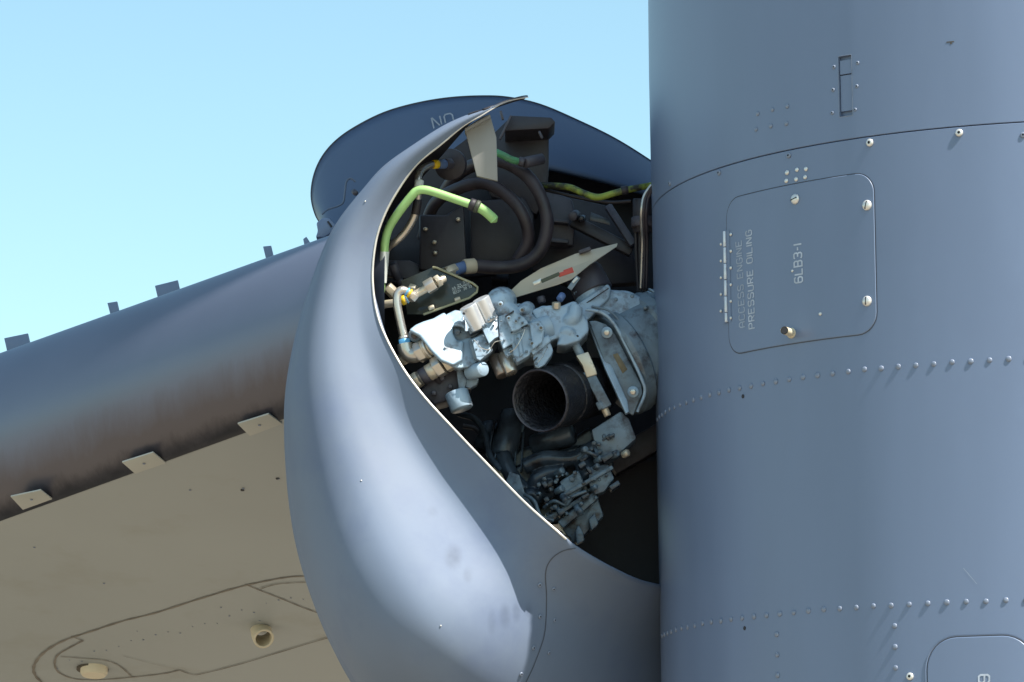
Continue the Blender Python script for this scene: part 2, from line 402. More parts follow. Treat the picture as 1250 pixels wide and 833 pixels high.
def round_rect(p0, p1, z0, z1, r, n=8, step=R(1.2)):
    """outline in (angle, height) of a rounded rectangle on the barrel, r in metres"""
    ra = r / crad((z0 + z1) / 2); out = []
    def line(a, b):
        k = max(1, int(abs(b[0] - a[0]) / step)); return [(a[0] + (b[0] - a[0]) * i / k, a[1] + (b[1] - a[1]) * i / k) for i in range(k)]
    cs = [(p1 - ra, z1 - r, 90, 0), (p1 - ra, z0 + r, 0, -90), (p0 + ra, z0 + r, -90, -180), (p0 + ra, z1 - r, 180, 90)]
    arcs = []
    for (cx_, cz_, a0, a1) in cs:
        arcs.append([(cx_ + ra * math.cos(R(a0 + (a1 - a0) * k / n)), cz_ + r * math.sin(R(a0 + (a1 - a0) * k / n))) for k in range(n + 1)])
    for i in range(4):
        out += arcs[i][:-1]; out += line(arcs[i][-1], arcs[(i + 1) % 4][0])
    return out
def ring_strip(name, outl, w0, w1, o0, o1, m, parent, close=True, **kw):
    """ribbon following an outline, from w0 to w1 metres outwards of it, at heights o0, o1 above the skin"""
    n = len(outl); verts = []; faces = []
    for i, (p, z) in enumerate(outl):
        a = outl[(i - 1) % n]; b = outl[(i + 1) % n]; rr = crad(z)
        t = Vector(((b[0] - a[0]) * rr, b[1] - a[1])).normalized(); nn = Vector((-t.y, t.x))
        for w, o in ((w0, o0), (w1, o1)): verts.append(cpt(p + nn.x * w / rr, z + nn.y * w, o))
    for i in range(n): j = (i + 1) % n; faces.append((2 * i, 2 * i + 1, 2 * j + 1, 2 * j))
    return build(name, verts, faces, m, parent, **kw)
def panel(name, p0, p1, z0, z1, r, parent, prm="cowl_paint", **kw):
    o = round_rect(p0, p1, z0, z1, r)
    # plate: curved grid clipped by the outline = columns between the outline's upper and lower boundary
    import bisect
    cols = sorted(set(round(p, 6) for p, z in o)); verts = []; faces = []
    n = len(o)
    def span(p):
        zz = []
        for i in range(n):
            (a, za), (b, zb) = o[i], o[(i + 1) % n]
            if min(a, b) - 2e-6 <= p <= max(a, b) + 2e-6:
                if abs(a - b) < 1e-9: zz += [za, zb]
                else: zz.append(za + (zb - za) * (p - a) / (b - a))
        return min(zz), max(zz)
    for p in cols:
        lo, hi = span(p)
        for k in range(5): verts.append(cpt(p, lo + (hi - lo) * k / 4, .0016))
    for i in range(len(cols) - 1):
        for k in range(4): faces.append((i * 5 + k, i * 5 + k + 1, i * 5 + 5 + k + 1, i * 5 + 5 + k))
    me = bpy.data.meshes.new(name); me.from_pydata([tuple(v) for v in verts], [], faces); me.shade_smooth()
    return link(me, name, prm, parent, **kw), o
pp0, pp1 = C(889, 330)[0], C(1068, 310)[0]; pz1 = C(1040, 214)[1]; pz0 = C(1040, 409)[1]
acc, ol = panel("access_panel", pp0, pp1, pz0, pz1, M(23), cowl, label="access panel stencilled ACCESS ENGINE PRESSURE OILING")
ring_strip("panel_edge", ol, 0, .0011, .0016, .0004, "cowl_paint", acc)
ring_strip("panel_gap", ol, .0011, .0030, .0005, .0005, "seam_line", acc)
lp0, lp1 = C(1133, 815)[0], C(1262, 790)[0]; lz1 = C(1200, 778)[1]
acc2, ol2 = panel("access_panel", lp0, lp1, lz1 - .40, lz1, M(34), cowl, label="lower access panel at the bottom right of the cowling")
ring_strip("panel_edge", ol2, 0, .0016, .0016, .0004, "cowl_paint", acc2)
ring_strip("panel_gap", ol2, .0016, .0034, .0005, .0005, "seam_line", acc2)
ring_strip("panel_lip", ol2, .0034, .0055, .0006, .0014, "cowl_paint", acc2)

# fasteners
RIV = dome_mesh("rivet", M(3.2), M(1.5), "rivet_paint", seg=12)
RIVS = dome_mesh("small_rivet", M(2.4), M(1.4), "rivet_paint", seg=10)
RIVL = dome_mesh("light_rivet", M(3.6), M(2.2), "screw_metal", seg=12)
RIVH = dome_mesh("hinge_rivet", M(2.1), M(1.6), "screw_metal", seg=10)
SCR = dome_mesh("screw", M(4.6), M(2.8), "screw_metal", seg=16, socket=True)
SCRP = dome_mesh("painted_screw", M(3.3), M(1.6), "rivet_paint", seg=14, socket=True)
def rivet(me, name, phi, z, off=0.0002, scale=1.0, parent=None):
    nn = cnorm(phi); tilt = Vector((rnd.uniform(-.06, .06), 0, rnd.uniform(-.06, .06)))
    put(me, name, cpt(phi, z, off), nn + tilt, parent or cowl, scale * rnd.uniform(.93, 1.06), rnd.uniform(0, 6.28))
step1 = (C(1208, 438)[0] - C(1184, 438)[0])
for row_z, x0, stp in ((z_r1, 1208, 0.0256), (z_r2, 1228, 0.0262)):
    stp = (C(1230, 438)[0] - C(997, 457)[0]) / 11.0 if row_z == z_r1 else (C(1228, 733)[0] - C(1005.6, 741)[0]) / 10.0
    base = C(x0, 438 if row_z == z_r1 else 733)[0]
    k = -30
    while k < 24:
        ph = base + k * stp; k += 1
        if ph < R(-88) or ph > R(60): continue
        rivet(RIV, "rivet", ph, row_z + rnd.uniform(-.0008, .0008))
for (cx_, n0) in ((948, 743), (1092, 737)):
    ph = C(cx_, 760)[0]
    for k in range(1, 8): rivet(RIV, "rivet", ph, row := z_r2 - k * M(23.2))
for (x, y) in [(925,139),(943,134),(961,130),(923,158),(941,154),(960,151)]: rivet(RIV, "rivet", *C(x, y), scale=.85)
for (x, y) in [(961,211),(973,207.5),(984,206.5),(960,221),(972,219),(983,216.5)]: rivet(RIVL, "light_rivet", *C(x, y), scale=.78)
for (x, y) in [(1171,162.5),(1062,174.5)]: rivet(SCR, "screw", *C(x, y))
rivet(SCR, "screw", *C(1111, 826))
for (x, y) in [(963,190),(878,211),(818,224),(1249,165)]: rivet(SCRP, "screw", *C(x, y))
for (x, y) in [(1018,82),(1017,110),(1016,138),(1047,77),(1046,105.5),(1044,134)]: rivet(SCRP, "screw", *C(x, y), scale=.7)
# slotted quarter-turn studs on the panel
def slotted(px, py, parent, r=6.0, ang=0.3):
    ph, z = C(px, py); n = cnorm(ph)
    o = dome_mesh("panel_screw", M(r), M(3.6), "screw_metal", seg=20)
    put(o, "panel_screw", cpt(ph, z, .0017), n, parent)
    t = Vector((math.cos(ph), math.sin(ph), 0)); d = (t * math.cos(ang) + Vector((0, 0, 1)) * math.sin(ang)); s = n.cross(d)
    c = cpt(ph, z, .0017 + M(3.55)); a, w = M(r * .75), M(.55)
    v = [c + d * i * a + s * j * w + n * k for k in (-.002, .0006) for i in (-1, 1) for j in (-1, 1)]
    build("screw_slot", v, [(0,1,3,2),(4,5,7,6),(0,1,5,4),(2,3,7,6),(0,2,6,4),(1,3,7,5)], "seam_dark", parent)
slotted(971.5, 243.5, acc, ang=.25); slotted(1059, 251, acc, ang=1.3); slotted(1059, 368, acc, ang=1.5)
for (x, y, s) in [(968, 331, .8), (1002, 383.5, 1.0)]: rivet(RIVH, "small_rivet", *C(x, y), off=.0017, scale=s, parent=acc)
# hinge with its knuckles and rivets
hp = C(887.5, 340)[0]; hz0, hz1 = C(887, 394.5)[1], C(887, 282)[1]; L = (hz1 - hz0) / 5.6
hcur = hz0
for i, ln in enumerate((.6, 1, 1, 1, 1, 1)):
    a = cpt(hp, hcur + .001, .004); b = cpt(hp, hcur + ln * L - .001, .004); hcur += ln * L
    lathe("hinge_knuckle", a, b, [(0, 2.0), (1, 2.0)], "hinge_metal", acc, 10, 40, M(.4))
build("hinge_leaf", [cpt(hp + s / PPM, z, .0024 + k * .0) for s in (-8.5, 9) for z in (hz0, hz1) for k in (0,)], [(0, 1, 3, 2)], "cowl_paint", acc)
for i in range(6):
    rivet(RIVH, "hinge_rivet", *C(893.5, 388.5 - i * 20.4), off=.0026, parent=acc, scale=.95)
    if i < 5: rivet(RIVH, "hinge_rivet", *C(881.5, 380 - i * 20.4), off=.0026, parent=acc, scale=.95)
# drain tube standing out of the panel
ph, z = C(967, 407); nb = cpt(ph, z, .001); tip = P(957.5, 403.5, nb.y - Y0 - .045)
v, f = tube_data([nb, tip], M(4.6), 18, False); dt = build("drain_tube", v, f, "drain_cream", acc)
ax = (tip - nb).normalized()
lathe("tube_bore", tip - ax * .001, tip + ax * .0006, [(0, 3.9), (1, 3.9)], "seam_dark", acc, 18)
lathe("tube_collar", nb - ax * .003, nb + ax * .006, [(0, 6.2), (.5, 6.2), (1, 5.2)], "drain_cream", acc, 20)
# lettering
def on_cowl(x0, y0, x1, y1, off=.0022):
    (pa, za), (pb, zb) = C(x0, y0), C(x1, y1); ln = math.hypot((pb - pa) * crad(za), zb - za)
    def fn(u, v, o=0):
        t = u / ln; return cpt(pa + (pb - pa) * t - v / crad(za), za + (zb - za) * t, off + o)
    return fn, ln
for txt, a, b, h, m_ in (("ACCESS ENGINE", (910.6, 399), (906, 294), 6.6, "stencil_faint"), ("PRESSURE OILING", (922.3, 400.5), (918.2, 281), 6.6, "stencil"), ("6LB3-1", (980.5, 344.5), (979, 298), 9.0, "stencil")):
    fn, ln = on_cowl(*a, *b); ph = C(*a)[0]
    lettering("stencil_text", txt, fn, M(h * .92) / math.cos(ph), m_, acc, width=ln, stroke=1.1 if txt[0] == '6' else .95)
fn, ln = on_cowl(1208, 833.5, 1208, 824); lettering("stencil_text", "9", fn, M(11) / math.cos(C(1208, 830)[0]), "stencil", acc2, width=ln, stroke=1.0)
# latch slot: pocket, plate and cross piece
def patch(name, p0, p1, z0, z1, o0, o1, m, parent, n=4):
    v = []; 
    for i in range(n + 1):
        p = p0 + (p1 - p0) * i / n; v += [cpt(p, z0, o1), cpt(p, z1, o1), cpt(p, z0, o0), cpt(p, z1, o0)]
    f = []
    for i in range(n):
        a, b = 4 * i, 4 * i + 4; f += [(a, b, b + 1, a + 1), (a, b, b + 2, a + 2), (a + 1, b + 1, b + 3, a + 3)]
    f += [(0, 1, 3, 2), (4 * n, 4 * n + 1, 4 * n + 3, 4 * n + 2)]
    return build(name, v, f, m, parent)
lt = patch("latch_pocket", slp0, slp1, slz0, slz1, -.0, -.010, "cowl_paint", cowl)
wz = slz1 - slz0; dp = (slp1 - slp0)
patch("latch_flap", slp0 + dp * .08, slp1 - dp * .06, slz0 + wz * .09, slz0 + wz * .68, -.009, -.003, "cowl_paint", lt)
patch("latch_flap", slp0 + dp * .08, slp1 - dp * .06, slz0 + wz * .70, slz0 + wz * .93, -.009, -.002, "cowl_paint", lt)
ol3 = round_rect(slp0, slp1, slz0, slz1, .002, 2); ring_strip("slot_edge", ol3, 0, .0014, .0006, .0004, "rivet_paint", lt)
for (x, y) in [(907, 484), (909, 767)]:
    ph, z = C(x, y); lathe("drain_hole", cpt(ph, z, -.002), cpt(ph, z, .0007), [(0, 2.4), (1, 2.4)], "seam_dark", cowl, 14)
ph, z = C(1160, 51)
for (a, b, c, d) in ((-4.5, 4.5, -.9, .3), (-.2, 1.8, -3, -1)):
    patch("paint_chip", ph + a / PPM, ph + b / PPM, z + c / PPM, z + d / PPM, -.001, .0006, "seam_brown", cowl)

pa_, za_ = C(1176, 694)
build("scratch", [cpt(pa_, za_, .0006), cpt(pa_ + .028, za_ - .032, .0006), cpt(pa_ + .0285, za_ - .0315, .0006), cpt(pa_ + .0006, za_ + .0008, .0006)], [(0, 1, 2, 3)], "stencil_faint", cowl)
# ================================================================== OPEN COWL SHELL
E = [(645,119),(619,124),(600,134),(587,142),(566,154),(538,177),(509,201),(485,234),(468,266),(458,300),(455,345),(463,392),(486,440),(515,481),(556,526),(600,572),(640,613),(677,646),(700,665),(750,696),(797,713),(860,716),(950,700)]
S = [(638,118),(611,125.5),(594,133),(575,138.5),(542,153),(504,177),(468,203),(442,232),(415,266),(396,300),(375,358),(358,420),(348,480),(347,540),(352,610),(362,670),(380,730),(405,790),(440,850),(500,915),(585,975),(700,1020),(830,1040)]
ED = [-.20,-.21,-.22,-.22,-.21,-.20,-.18,-.16,-.15,-.14,-.14,-.16,-.19,-.20,-.21,-.26,-.31,-.355,-.37,-.31,-.14,.12,.42]
#      valley weight per station
VW = [0,0,0,0,0,0,.02,.05,.10,.16,.25,.36,.50,.65,.8,.91,.97,1,.85,.6,.4,.3,.2]
# section: position across (0 outline .. 1 rim), height towards the camera in units of the width
SA = [(0,0),(.035,.16),(.10,.31),(.20,.43),(.34,.50),(.50,.52),(.66,.50),(.82,.45),(1,.38)]      # plain roll
SB = [(0,0),(.030,.17),(.09,.36),(.20,.53),(.34,.60),(.46,.585),(.58,.52),(.68,.455),(.77,.43),(.87,.47),(1,.58)]  # with the flared lip
def interp(tab, n):
    pts = smooth_path([Vector((a, b, 0)) for a, b in tab], 12); L = [0]
    for i in range(1, len(pts)): L.append(L[-1] + (pts[i] - pts[i - 1]).length)
    out = []
    for k in range(n + 1):
        s = L[-1] * k / n; i = 0
        while i < len(L) - 2 and L[i + 1] < s: i += 1
        t = (s - L[i]) / (L[i + 1] - L[i]); out.append(pts[i].lerp(pts[i + 1], t))
    return out
NS = 44
secA, secB = interp(SA, NS), interp(SB, NS)
st = smooth_path([Vector((e[0], e[1], d)) for e, d in zip(E, ED)], 9)
ss = smooth_path([Vector((s[0], s[1], v)) for s, v in zip(S, VW)], 9)
verts = []; rows = len(st); HB = 5; DEP = []; XY = []
for e, s in zip(st, ss):
    w = math.hypot(e.x - s.x, e.y - s.y); v = min(1, max(0, s.z)); wm = M(w)
    wmd = min(wm, .62)
    dA, dB = secA[-1].y, secB[-1].y; dS = e.z + (dA * (1 - v) + dB * v) * wmd       # depth of the outline
    cx_, cy_ = 760 - s.x, 470 - s.y; cl = math.hypot(cx_, cy_)
    for (a, b) in ((190, .62), (120, .46), (60, .28), (22, .14), (4, .05)):
        a *= min(1, max(0.01, w - 8) / 150)
        verts.append(P(s.x + cx_ / cl * a, s.y + cy_ / cl * a, dS + b * min(1, .02 + w / 110)))
    XY.append([]); DEP.append([])
    for k in range(NS + 1):
        A, B = secA[k], secB[k]; u = A.x * (1 - v) + B.x * v; d = (A.y * (1 - v) + B.y * v) * wmd
        XY[-1].append((s.x + (e.x - s.x) * u, s.y + (e.y - s.y) * u)); DEP[-1].append(dS - d); verts.append(None)
for it in range(260):                                   # even the skin out along its length
    N = [list(r_) for r_ in DEP]
    for i in range(1, rows - 1):
        for k in range(NS + 1): N[i][k] = .5 * DEP[i][k] + .25 * (DEP[i - 1][k] + DEP[i + 1][k])
    DEP = N
for it in range(60):
    N = [list(r_) for r_ in XY]
    for i in range(1, rows - 1):
        for k in range(1, NS): N[i][k] = (.5 * XY[i][k][0] + .25 * (XY[i - 1][k][0] + XY[i + 1][k][0]), .5 * XY[i][k][1] + .25 * (XY[i - 1][k][1] + XY[i + 1][k][1]))
    XY = N
W = NS + 1 + HB
for i in range(rows):
    for k in range(NS + 1): verts[i * W + HB + k] = P(*XY[i][k], DEP[i][k])
faces = [(i * W + k, i * W + k + 1, (i + 1) * W + k + 1, (i + 1) * W + k) for i in range(rows - 1) for k in range(W - 1)]
shell = thing("open_cowl_shell", "bulging pale grey cowl shell curving around the exposed engine, sunlit on its lower half", "cowl shell", P(420, 520, 0))
def solid_sheet(name, verts, faces, th, m, parent):
    me = bpy.data.meshes.new(name); me.from_pydata([tuple(v) for v in verts], [], faces); me.shade_smooth()
    bm = bmesh.new(); bm.from_mesh(me); bmesh.ops.recalc_face_normals(bm, faces=bm.faces)
    c = sum((f.normal.dot(CP - f.calc_center_median()) > 0) for f in bm.faces)
    if c < len(bm.faces) / 2: bmesh.ops.reverse_faces(bm, faces=bm.faces)
    bm.to_mesh(me); bm.free()
    o = link(me, name, m, parent); md = o.modifiers.new("thickness", 'SOLIDIFY'); md.thickness = th; md.offset = -1
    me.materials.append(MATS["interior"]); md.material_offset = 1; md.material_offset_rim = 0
    return o
solid_sheet("shell_skin", verts, faces, .006, "shell_paint", shell)
# bare rim along the opening
rim = [verts[i * W + HB + NS] - Vector((0, .001, 0)) for i in range(160)]
v, f = tube_data(rim, [M(.5 + .9 * min(1, i / 60)) for i in range(len(rim))], 8); build("rim_edge", v, f, "edge_metal", shell)
def sheet_pt(i, k):
    return verts[int(i) * W + HB + int(k)]
# (smudges left by hands on the sunlit part)
# find a point on the shell for a pixel
def project(p):
    d = p - CP; y = d.dot(FW); return 625 + FPX * d.x / y, 416.5 - FPX * d.dot(UP) / y
SP = [project(q) for q in verts]
SN = bpy.data.objects["shell_skin"].data
def shell_at(px, py, lift=.001):
    best = min((((SP[i * W + HB + k][0] - px) ** 2 + (SP[i * W + HB + k][1] - py) ** 2, i, k) for i in range(1, rows - 1) for k in range(1, NS)), key=lambda t: t[0])
    _, i, k = best; j = i * W + HB + k; n = (verts[j + W] - verts[j - W]).cross(verts[j + 1] - verts[j - 1]).normalized()
    if n.dot(CP - verts[j]) < 0: n = -n
    v = ray(px, py); t = (verts[j] - CP).dot(n) / v.dot(n); return CP + v * t + n * lift, n
def shell_line(name, pts, wpx, m, lift=.0012):
    path = smooth_path([Vector((a, b, 0)) for a, b in pts], 8); vs = []; fs = []
    q = [shell_at(p.x, p.y, lift) for p in path]
    for i, (p, n) in enumerate(q):
        t = (q[min(i + 1, len(q) - 1)][0] - q[max(i - 1, 0)][0]).normalized(); s = n.cross(t).normalized() * M(wpx / 2)
        vs += [p + s, p - s]
    fs = [(2 * i, 2 * i + 1, 2 * i + 3, 2 * i + 2) for i in range(len(q) - 1)]
    return build(name, vs, fs, m, shell)
def smudges(matname, spots, col):
    m = MATS[matname]; nt = m.node_tree; N, L = nt.nodes, nt.links; b = N["Principled BSDF"]; src = b.inputs["Base Color"].links[0].from_socket
    geo = N.new("ShaderNodeNewGeometry"); total = None
    for (p, rx, rz, amt) in spots:
        mp = N.new("ShaderNodeMapping"); mp.vector_type = 'TEXTURE'; mp.inputs["Location"].default_value = p; mp.inputs["Scale"].default_value = (rx, .5, rz)
        L.new(geo.outputs["Position"], mp.inputs[0]); ln = N.new("ShaderNodeVectorMath"); ln.operation = 'LENGTH'; L.new(mp.outputs[0], ln.inputs[0])
        mr = N.new("ShaderNodeMapRange"); mr.interpolation_type = 'SMOOTHSTEP'; mr.inputs[1].default_value = 1; mr.inputs[2].default_value = .2; mr.inputs[3].default_value = 0; mr.inputs[4].default_value = amt
        L.new(ln.outputs["Value"], mr.inputs[0])
        if total is None: total = mr.outputs[0]
        else:
            a = N.new("ShaderNodeMath"); a.operation = 'MAXIMUM'; L.new(total, a.inputs[0]); L.new(mr.outputs[0], a.inputs[1]); total = a.outputs[0]
    nz = N.new("ShaderNodeTexNoise"); nz.inputs["Scale"].default_value = 30; L.new(geo.outputs["Position"], nz.inputs["Vector"])
    mu = N.new("ShaderNodeMath"); mu.operation = 'MULTIPLY'; L.new(total, mu.inputs[0]); L.new(nz.outputs[0], mu.inputs[1])
    mx = N.new("ShaderNodeMix"); mx.data_type = 'RGBA'; L.new(mu.outputs[0], mx.inputs[0]); L.new(src, mx.inputs[6]); mx.inputs[7].default_value = (*col, 1)
    L.new(mx.outputs[2], b.inputs["Base Color"])
smudges("shell_paint", [(shell_at(x, y)[0], M(a), M(b), c) for x, y, a, b, c in [(553,680,14,22,.7),(571,702,8,14,.5),(616,752,9,20,.7),(630,748,7,16,.6),(645,744,6,12,.5),(528,625,9,10,.3),(600,760,7,20,.35)]], (.05, .065, .10))
shell_line("panel_seam", [(703,669),(686,673),(672,684),(666,700),(667,730),(665,770),(658,795),(648,820),(638,840)], 1.0, "seam_line")
for (x, y) in [(659,714),(659,753),(651,791),(636,823)]:
    p, n = shell_at(x, y); put(SCRP, "screw", p, n, shell, .8)
for (x, y) in [(676,719),(677,757),(670,797)]:
    p, n = shell_at(x, y); put(SCRP, "screw", p, n, shell, .7)
for (x, y) in [(446,246),(441,587),(538,764)]:
    p, n = shell_at(x, y); put(RIVH, "rivet", p, n, shell, .5)

# ================================================================== RAISED COWL DOOR BEHIND
door = thing("raised_cowl_door", "dark blue-grey curved cowl door standing open behind the shell, faint NO lettering on it", "cowl door", P(560, 220, .6))
top = [(394,277),(385,262),(380,240),(383,215),(393,192),(410,172),(434,155),(468,138),(505,127),(545,120),(585,117.5),(620,119),(660,128),(705,147),(750,169),(792,195),(835,225)]
bot = [(402,281),(412,284),(425,290),(440,300),(460,306),(490,300),(520,285),(550,262),(580,240),(605,225),(630,213),(650,205),(672,206),(705,213),(735,220),(768,229),(835,250)]
tp = smooth_path([Vector((a, b, 0)) for a, b in top], 6); bt = smooth_path([Vector((a, b, 0)) for a, b in bot], 6)
def door_depth(x, y, u):
    return .62 - .10 * math.sin(math.pi * min(1, max(0, (x - 370) / 480))) + .10 * (1 - u) ** 2 - .05 * u
dv = []; ND = 12
for a, b in zip(tp, bt):
    for k in range(ND + 1):
        u = k / ND; x = a.x + (b.x - a.x) * u; y = a.y + (b.y - a.y) * u; dv.append(P(x, y, door_depth(x, y, u)))
n = len(tp); df = [(i * (ND + 1) + k, i * (ND + 1) + k + 1, (i + 1) * (ND + 1) + k + 1, (i + 1) * (ND + 1) + k) for i in range(n - 1) for k in range(ND)]
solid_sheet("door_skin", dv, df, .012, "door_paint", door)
v, f = tube_data([P(a.x, a.y, door_depth(a.x, a.y, 0)) for a in tp], M(1.1), 8); build("door_edge", v, f, "seam_line", door)
def on_plane(x0, y0, x1, y1, d, hdir=(0, -1)):
    a, b = P(x0, y0, d), P(x1, y1, d); t = (b - a); ln = t.length; t = t / ln
    upv = Vector((-t.z, 0, t.x))
    if upv.z < 0: upv = -upv
    def fn(u, v, o=0): return a + t * u + upv * v - Vector((0, o, 0))
    return fn, ln
fn, ln = on_plane(530, 158, 555, 152, door_depth(540, 150, .2) - .012)
lettering("stencil_text", "NO", fn, M(16), "stencil_faint", door, width=ln, stroke=.7)
# hinge doubler raised on the door's lower corner
tube("door_doubler_edge", [(393,262,.50),(400,256,.50),(412,252,.50),(419,247,.50),(421,235,.50),(423,222,.50),(428,218,.50),(434,222,.50)], 1.3, "doubler_paint", door)
cyl("door_stud", (432,234,.50), (434,236,.44), 3.5, "structure_mid", door)
prism("hinge_arm", [(386,272),(393,266),(402,266),(410,275),(405,284),(396,290),(385,290),(388,282)], .40, .10, "cowl_paint", door, 2.5)
beam("hinge_slot", (400,270,.397), (405,277,.397), 2.2, .02, "seam_dark", door, .5)

# ================================================================== WING
wing = thing("wing", "aircraft wing running down to the left, glossy dark leading edge over a beige underside", "wing", P(200, 560, .5))
A0 = P(-260, 720, 1.52); B0 = P(470, 455, -.06); span = B0 - A0; sl_ = span.normalized()
def wpt(s, y, z): return A0 + span * s + Vector((0, y, z * (1.06 - .17 * s) if z > 0 else z))
def wprof(prof, s0, s1, name, m, parent, n=2, close=False, **kw):
    vs = []; fs = []; k = len(prof)
    for i in range(n + 1):
        s = s0 + (s1 - s0) * i / n; vs += [wpt(s, y, z) for y, z in prof]
    for i in range(n):
        for j in range(k - (0 if close else 1)):
            j2 = (j + 1) % k; fs.append((i * k + j, i * k + j2, (i + 1) * k + j2, (i + 1) * k + j))
    if close: fs.append(tuple(range(k))); fs.append(tuple(n * k + j for j in range(k)))
    return build(name, vs, fs, m, parent, **kw)
nose = []
for i in range(41):
    a = R(98 - 172 * i / 40); rr = .222
    nose.append((.14 - 0.80 * rr * math.cos(a - R(0)) * 1.15, .205 + rr * math.sin(a) * (1.0)))
nose = [(.75, .455), (.45, .42)] + nose + [(.16, -.012), (.20, .01), (.24, .06), (.7, .07), (.75, .455)][:4]
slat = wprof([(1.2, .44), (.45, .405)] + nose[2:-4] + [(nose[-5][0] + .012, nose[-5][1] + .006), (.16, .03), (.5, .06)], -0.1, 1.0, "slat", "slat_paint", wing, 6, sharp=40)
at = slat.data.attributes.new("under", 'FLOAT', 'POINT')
for vtx in slat.data.vertices:                        # height over the lower lip of the leading edge, for the soot stain and the painted gap shade there
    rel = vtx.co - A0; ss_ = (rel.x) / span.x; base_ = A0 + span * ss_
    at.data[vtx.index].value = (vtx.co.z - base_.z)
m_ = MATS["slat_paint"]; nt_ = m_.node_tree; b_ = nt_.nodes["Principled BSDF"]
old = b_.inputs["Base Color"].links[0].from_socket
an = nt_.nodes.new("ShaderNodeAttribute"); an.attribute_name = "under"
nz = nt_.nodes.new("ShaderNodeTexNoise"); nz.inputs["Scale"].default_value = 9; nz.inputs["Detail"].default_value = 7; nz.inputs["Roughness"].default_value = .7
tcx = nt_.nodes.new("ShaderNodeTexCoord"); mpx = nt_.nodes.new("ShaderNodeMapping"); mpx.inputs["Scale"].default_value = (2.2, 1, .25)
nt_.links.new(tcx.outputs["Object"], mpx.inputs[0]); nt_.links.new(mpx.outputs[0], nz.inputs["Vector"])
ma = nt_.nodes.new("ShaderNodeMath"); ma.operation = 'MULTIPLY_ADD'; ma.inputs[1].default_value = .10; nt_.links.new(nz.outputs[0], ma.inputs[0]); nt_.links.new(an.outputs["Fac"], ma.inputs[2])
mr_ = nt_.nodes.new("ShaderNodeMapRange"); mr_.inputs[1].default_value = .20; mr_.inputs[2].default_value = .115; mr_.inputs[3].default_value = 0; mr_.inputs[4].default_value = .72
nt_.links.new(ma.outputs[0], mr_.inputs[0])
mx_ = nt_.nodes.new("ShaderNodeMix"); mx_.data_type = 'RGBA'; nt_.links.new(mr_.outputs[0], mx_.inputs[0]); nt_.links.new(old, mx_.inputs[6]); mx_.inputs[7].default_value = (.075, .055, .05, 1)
mr2 = nt_.nodes.new("ShaderNodeMapRange"); mr2.inputs[1].default_value = .088; mr2.inputs[2].default_value = .045; mr2.inputs[3].default_value = 0; mr2.inputs[4].default_value = .85  # lowest band: shade of the gap, painted near-black into the slat colour
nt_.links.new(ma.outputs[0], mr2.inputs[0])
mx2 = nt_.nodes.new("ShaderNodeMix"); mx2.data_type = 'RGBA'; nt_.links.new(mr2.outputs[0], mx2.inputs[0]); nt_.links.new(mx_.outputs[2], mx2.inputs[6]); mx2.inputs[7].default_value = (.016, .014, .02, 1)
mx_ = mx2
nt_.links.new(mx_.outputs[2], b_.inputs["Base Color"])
# lower skin: a plane sloping down as it goes back, with a raised front edge
LSL = -.235
def low(y): return -.008 + LSL * (y - .09)
wprof([(.09, low(.09)), (.09, low(.09) + .006), (4.5, low(4.5) + .016), (4.5, low(4.5))], -0.1, 1.0, "lower_skin", "wing_paint", wing, 4, close=True, sharp=20, bevel=.003)
wprof([(.10, .0), (.10, .06), (.9, .07), (.9, .0)], -0.1, 1.0, "gap_seal", "seam_dark", wing, 2, close=True)
def wing_at(px, py, lift=.0015):
    """point of the lower skin seen at (px, py)"""
    n = span.cross(Vector((0, 1, LSL))).normalized(); n = n if n.z < 0 else -n
    a = wpt(0, .09, low(.09)); v = ray(px, py); t = (a - CP).dot(n) / v.dot(n); return CP + v * t + n * lift, n
def wing_line(name, pts, wpx, m, parent=wing, lift=.0015, n=6, **kw):
    path = smooth_path([Vector((a, b, 0)) for a, b in pts], n) if n else [Vector((a, b, 0)) for a, b in pts]
    q = [wing_at(p.x, p.y, lift) for p in path]; vs = []
    for i, (p, nn) in enumerate(q):
        t = (q[min(i + 1, len(q) - 1)][0] - q[max(i - 1, 0)][0]).normalized(); s = nn.cross(t).normalized() * M(wpx / 2) * (1 + .25 * math.sin(i * 1.7))
        vs += [p + s, p - s]
    return build(name, vs, [(2 * i, 2 * i + 1, 2 * i + 3, 2 * i + 2) for i in range(len(q) - 1)], m, parent, **kw)
# oval access plate outline, its inner joints and stains
wing_line("plate_seam", [(385,703),(355,704),(325,709),(290,717),(240,732),(190,748),(150,758),(110,771),(80,781),(58,793),(45,806),(41,818),(48,830),(70,845),(110,852)], 4.6, "wing_seam")
wing_line("plate_seam", [(101,782),(84,791),(70,800),(67,812),(74,822),(95,829),(130,829),(165,826),(200,822),(218,818)], 3.2, "wing_seam", lift=.0019)
wing_line("plate_seam", [(87,776),(102,782)], 2.0, "wing_seam", n=0, lift=.0023)
wing_line("plate_seam", [(74,801),(100,803),(130,806),(145,812),(155,820),(161,826)], 2.4, "wing_seam", lift=.0023)
wing_line("plate_seam", [(218,817),(236,823),(250,821),(290,811),(340,796),(400,778),(450,766)], 2.4, "wing_seam", lift=.0027, n=3)
wing_line("plate_seam", [(300,713),(322,722),(345,731),(372,742),(395,750)], 2.6, "wing_seam", lift=.0023)
wing_line("plate_seam", [(318,718),(335,713),(352,711),(380,710)], 2.4, "wing_seam", lift=.0027)
wing_line("plate_seam", [(150,800),(180,808),(218,817)], .8, "wing_seam", lift=.0023)
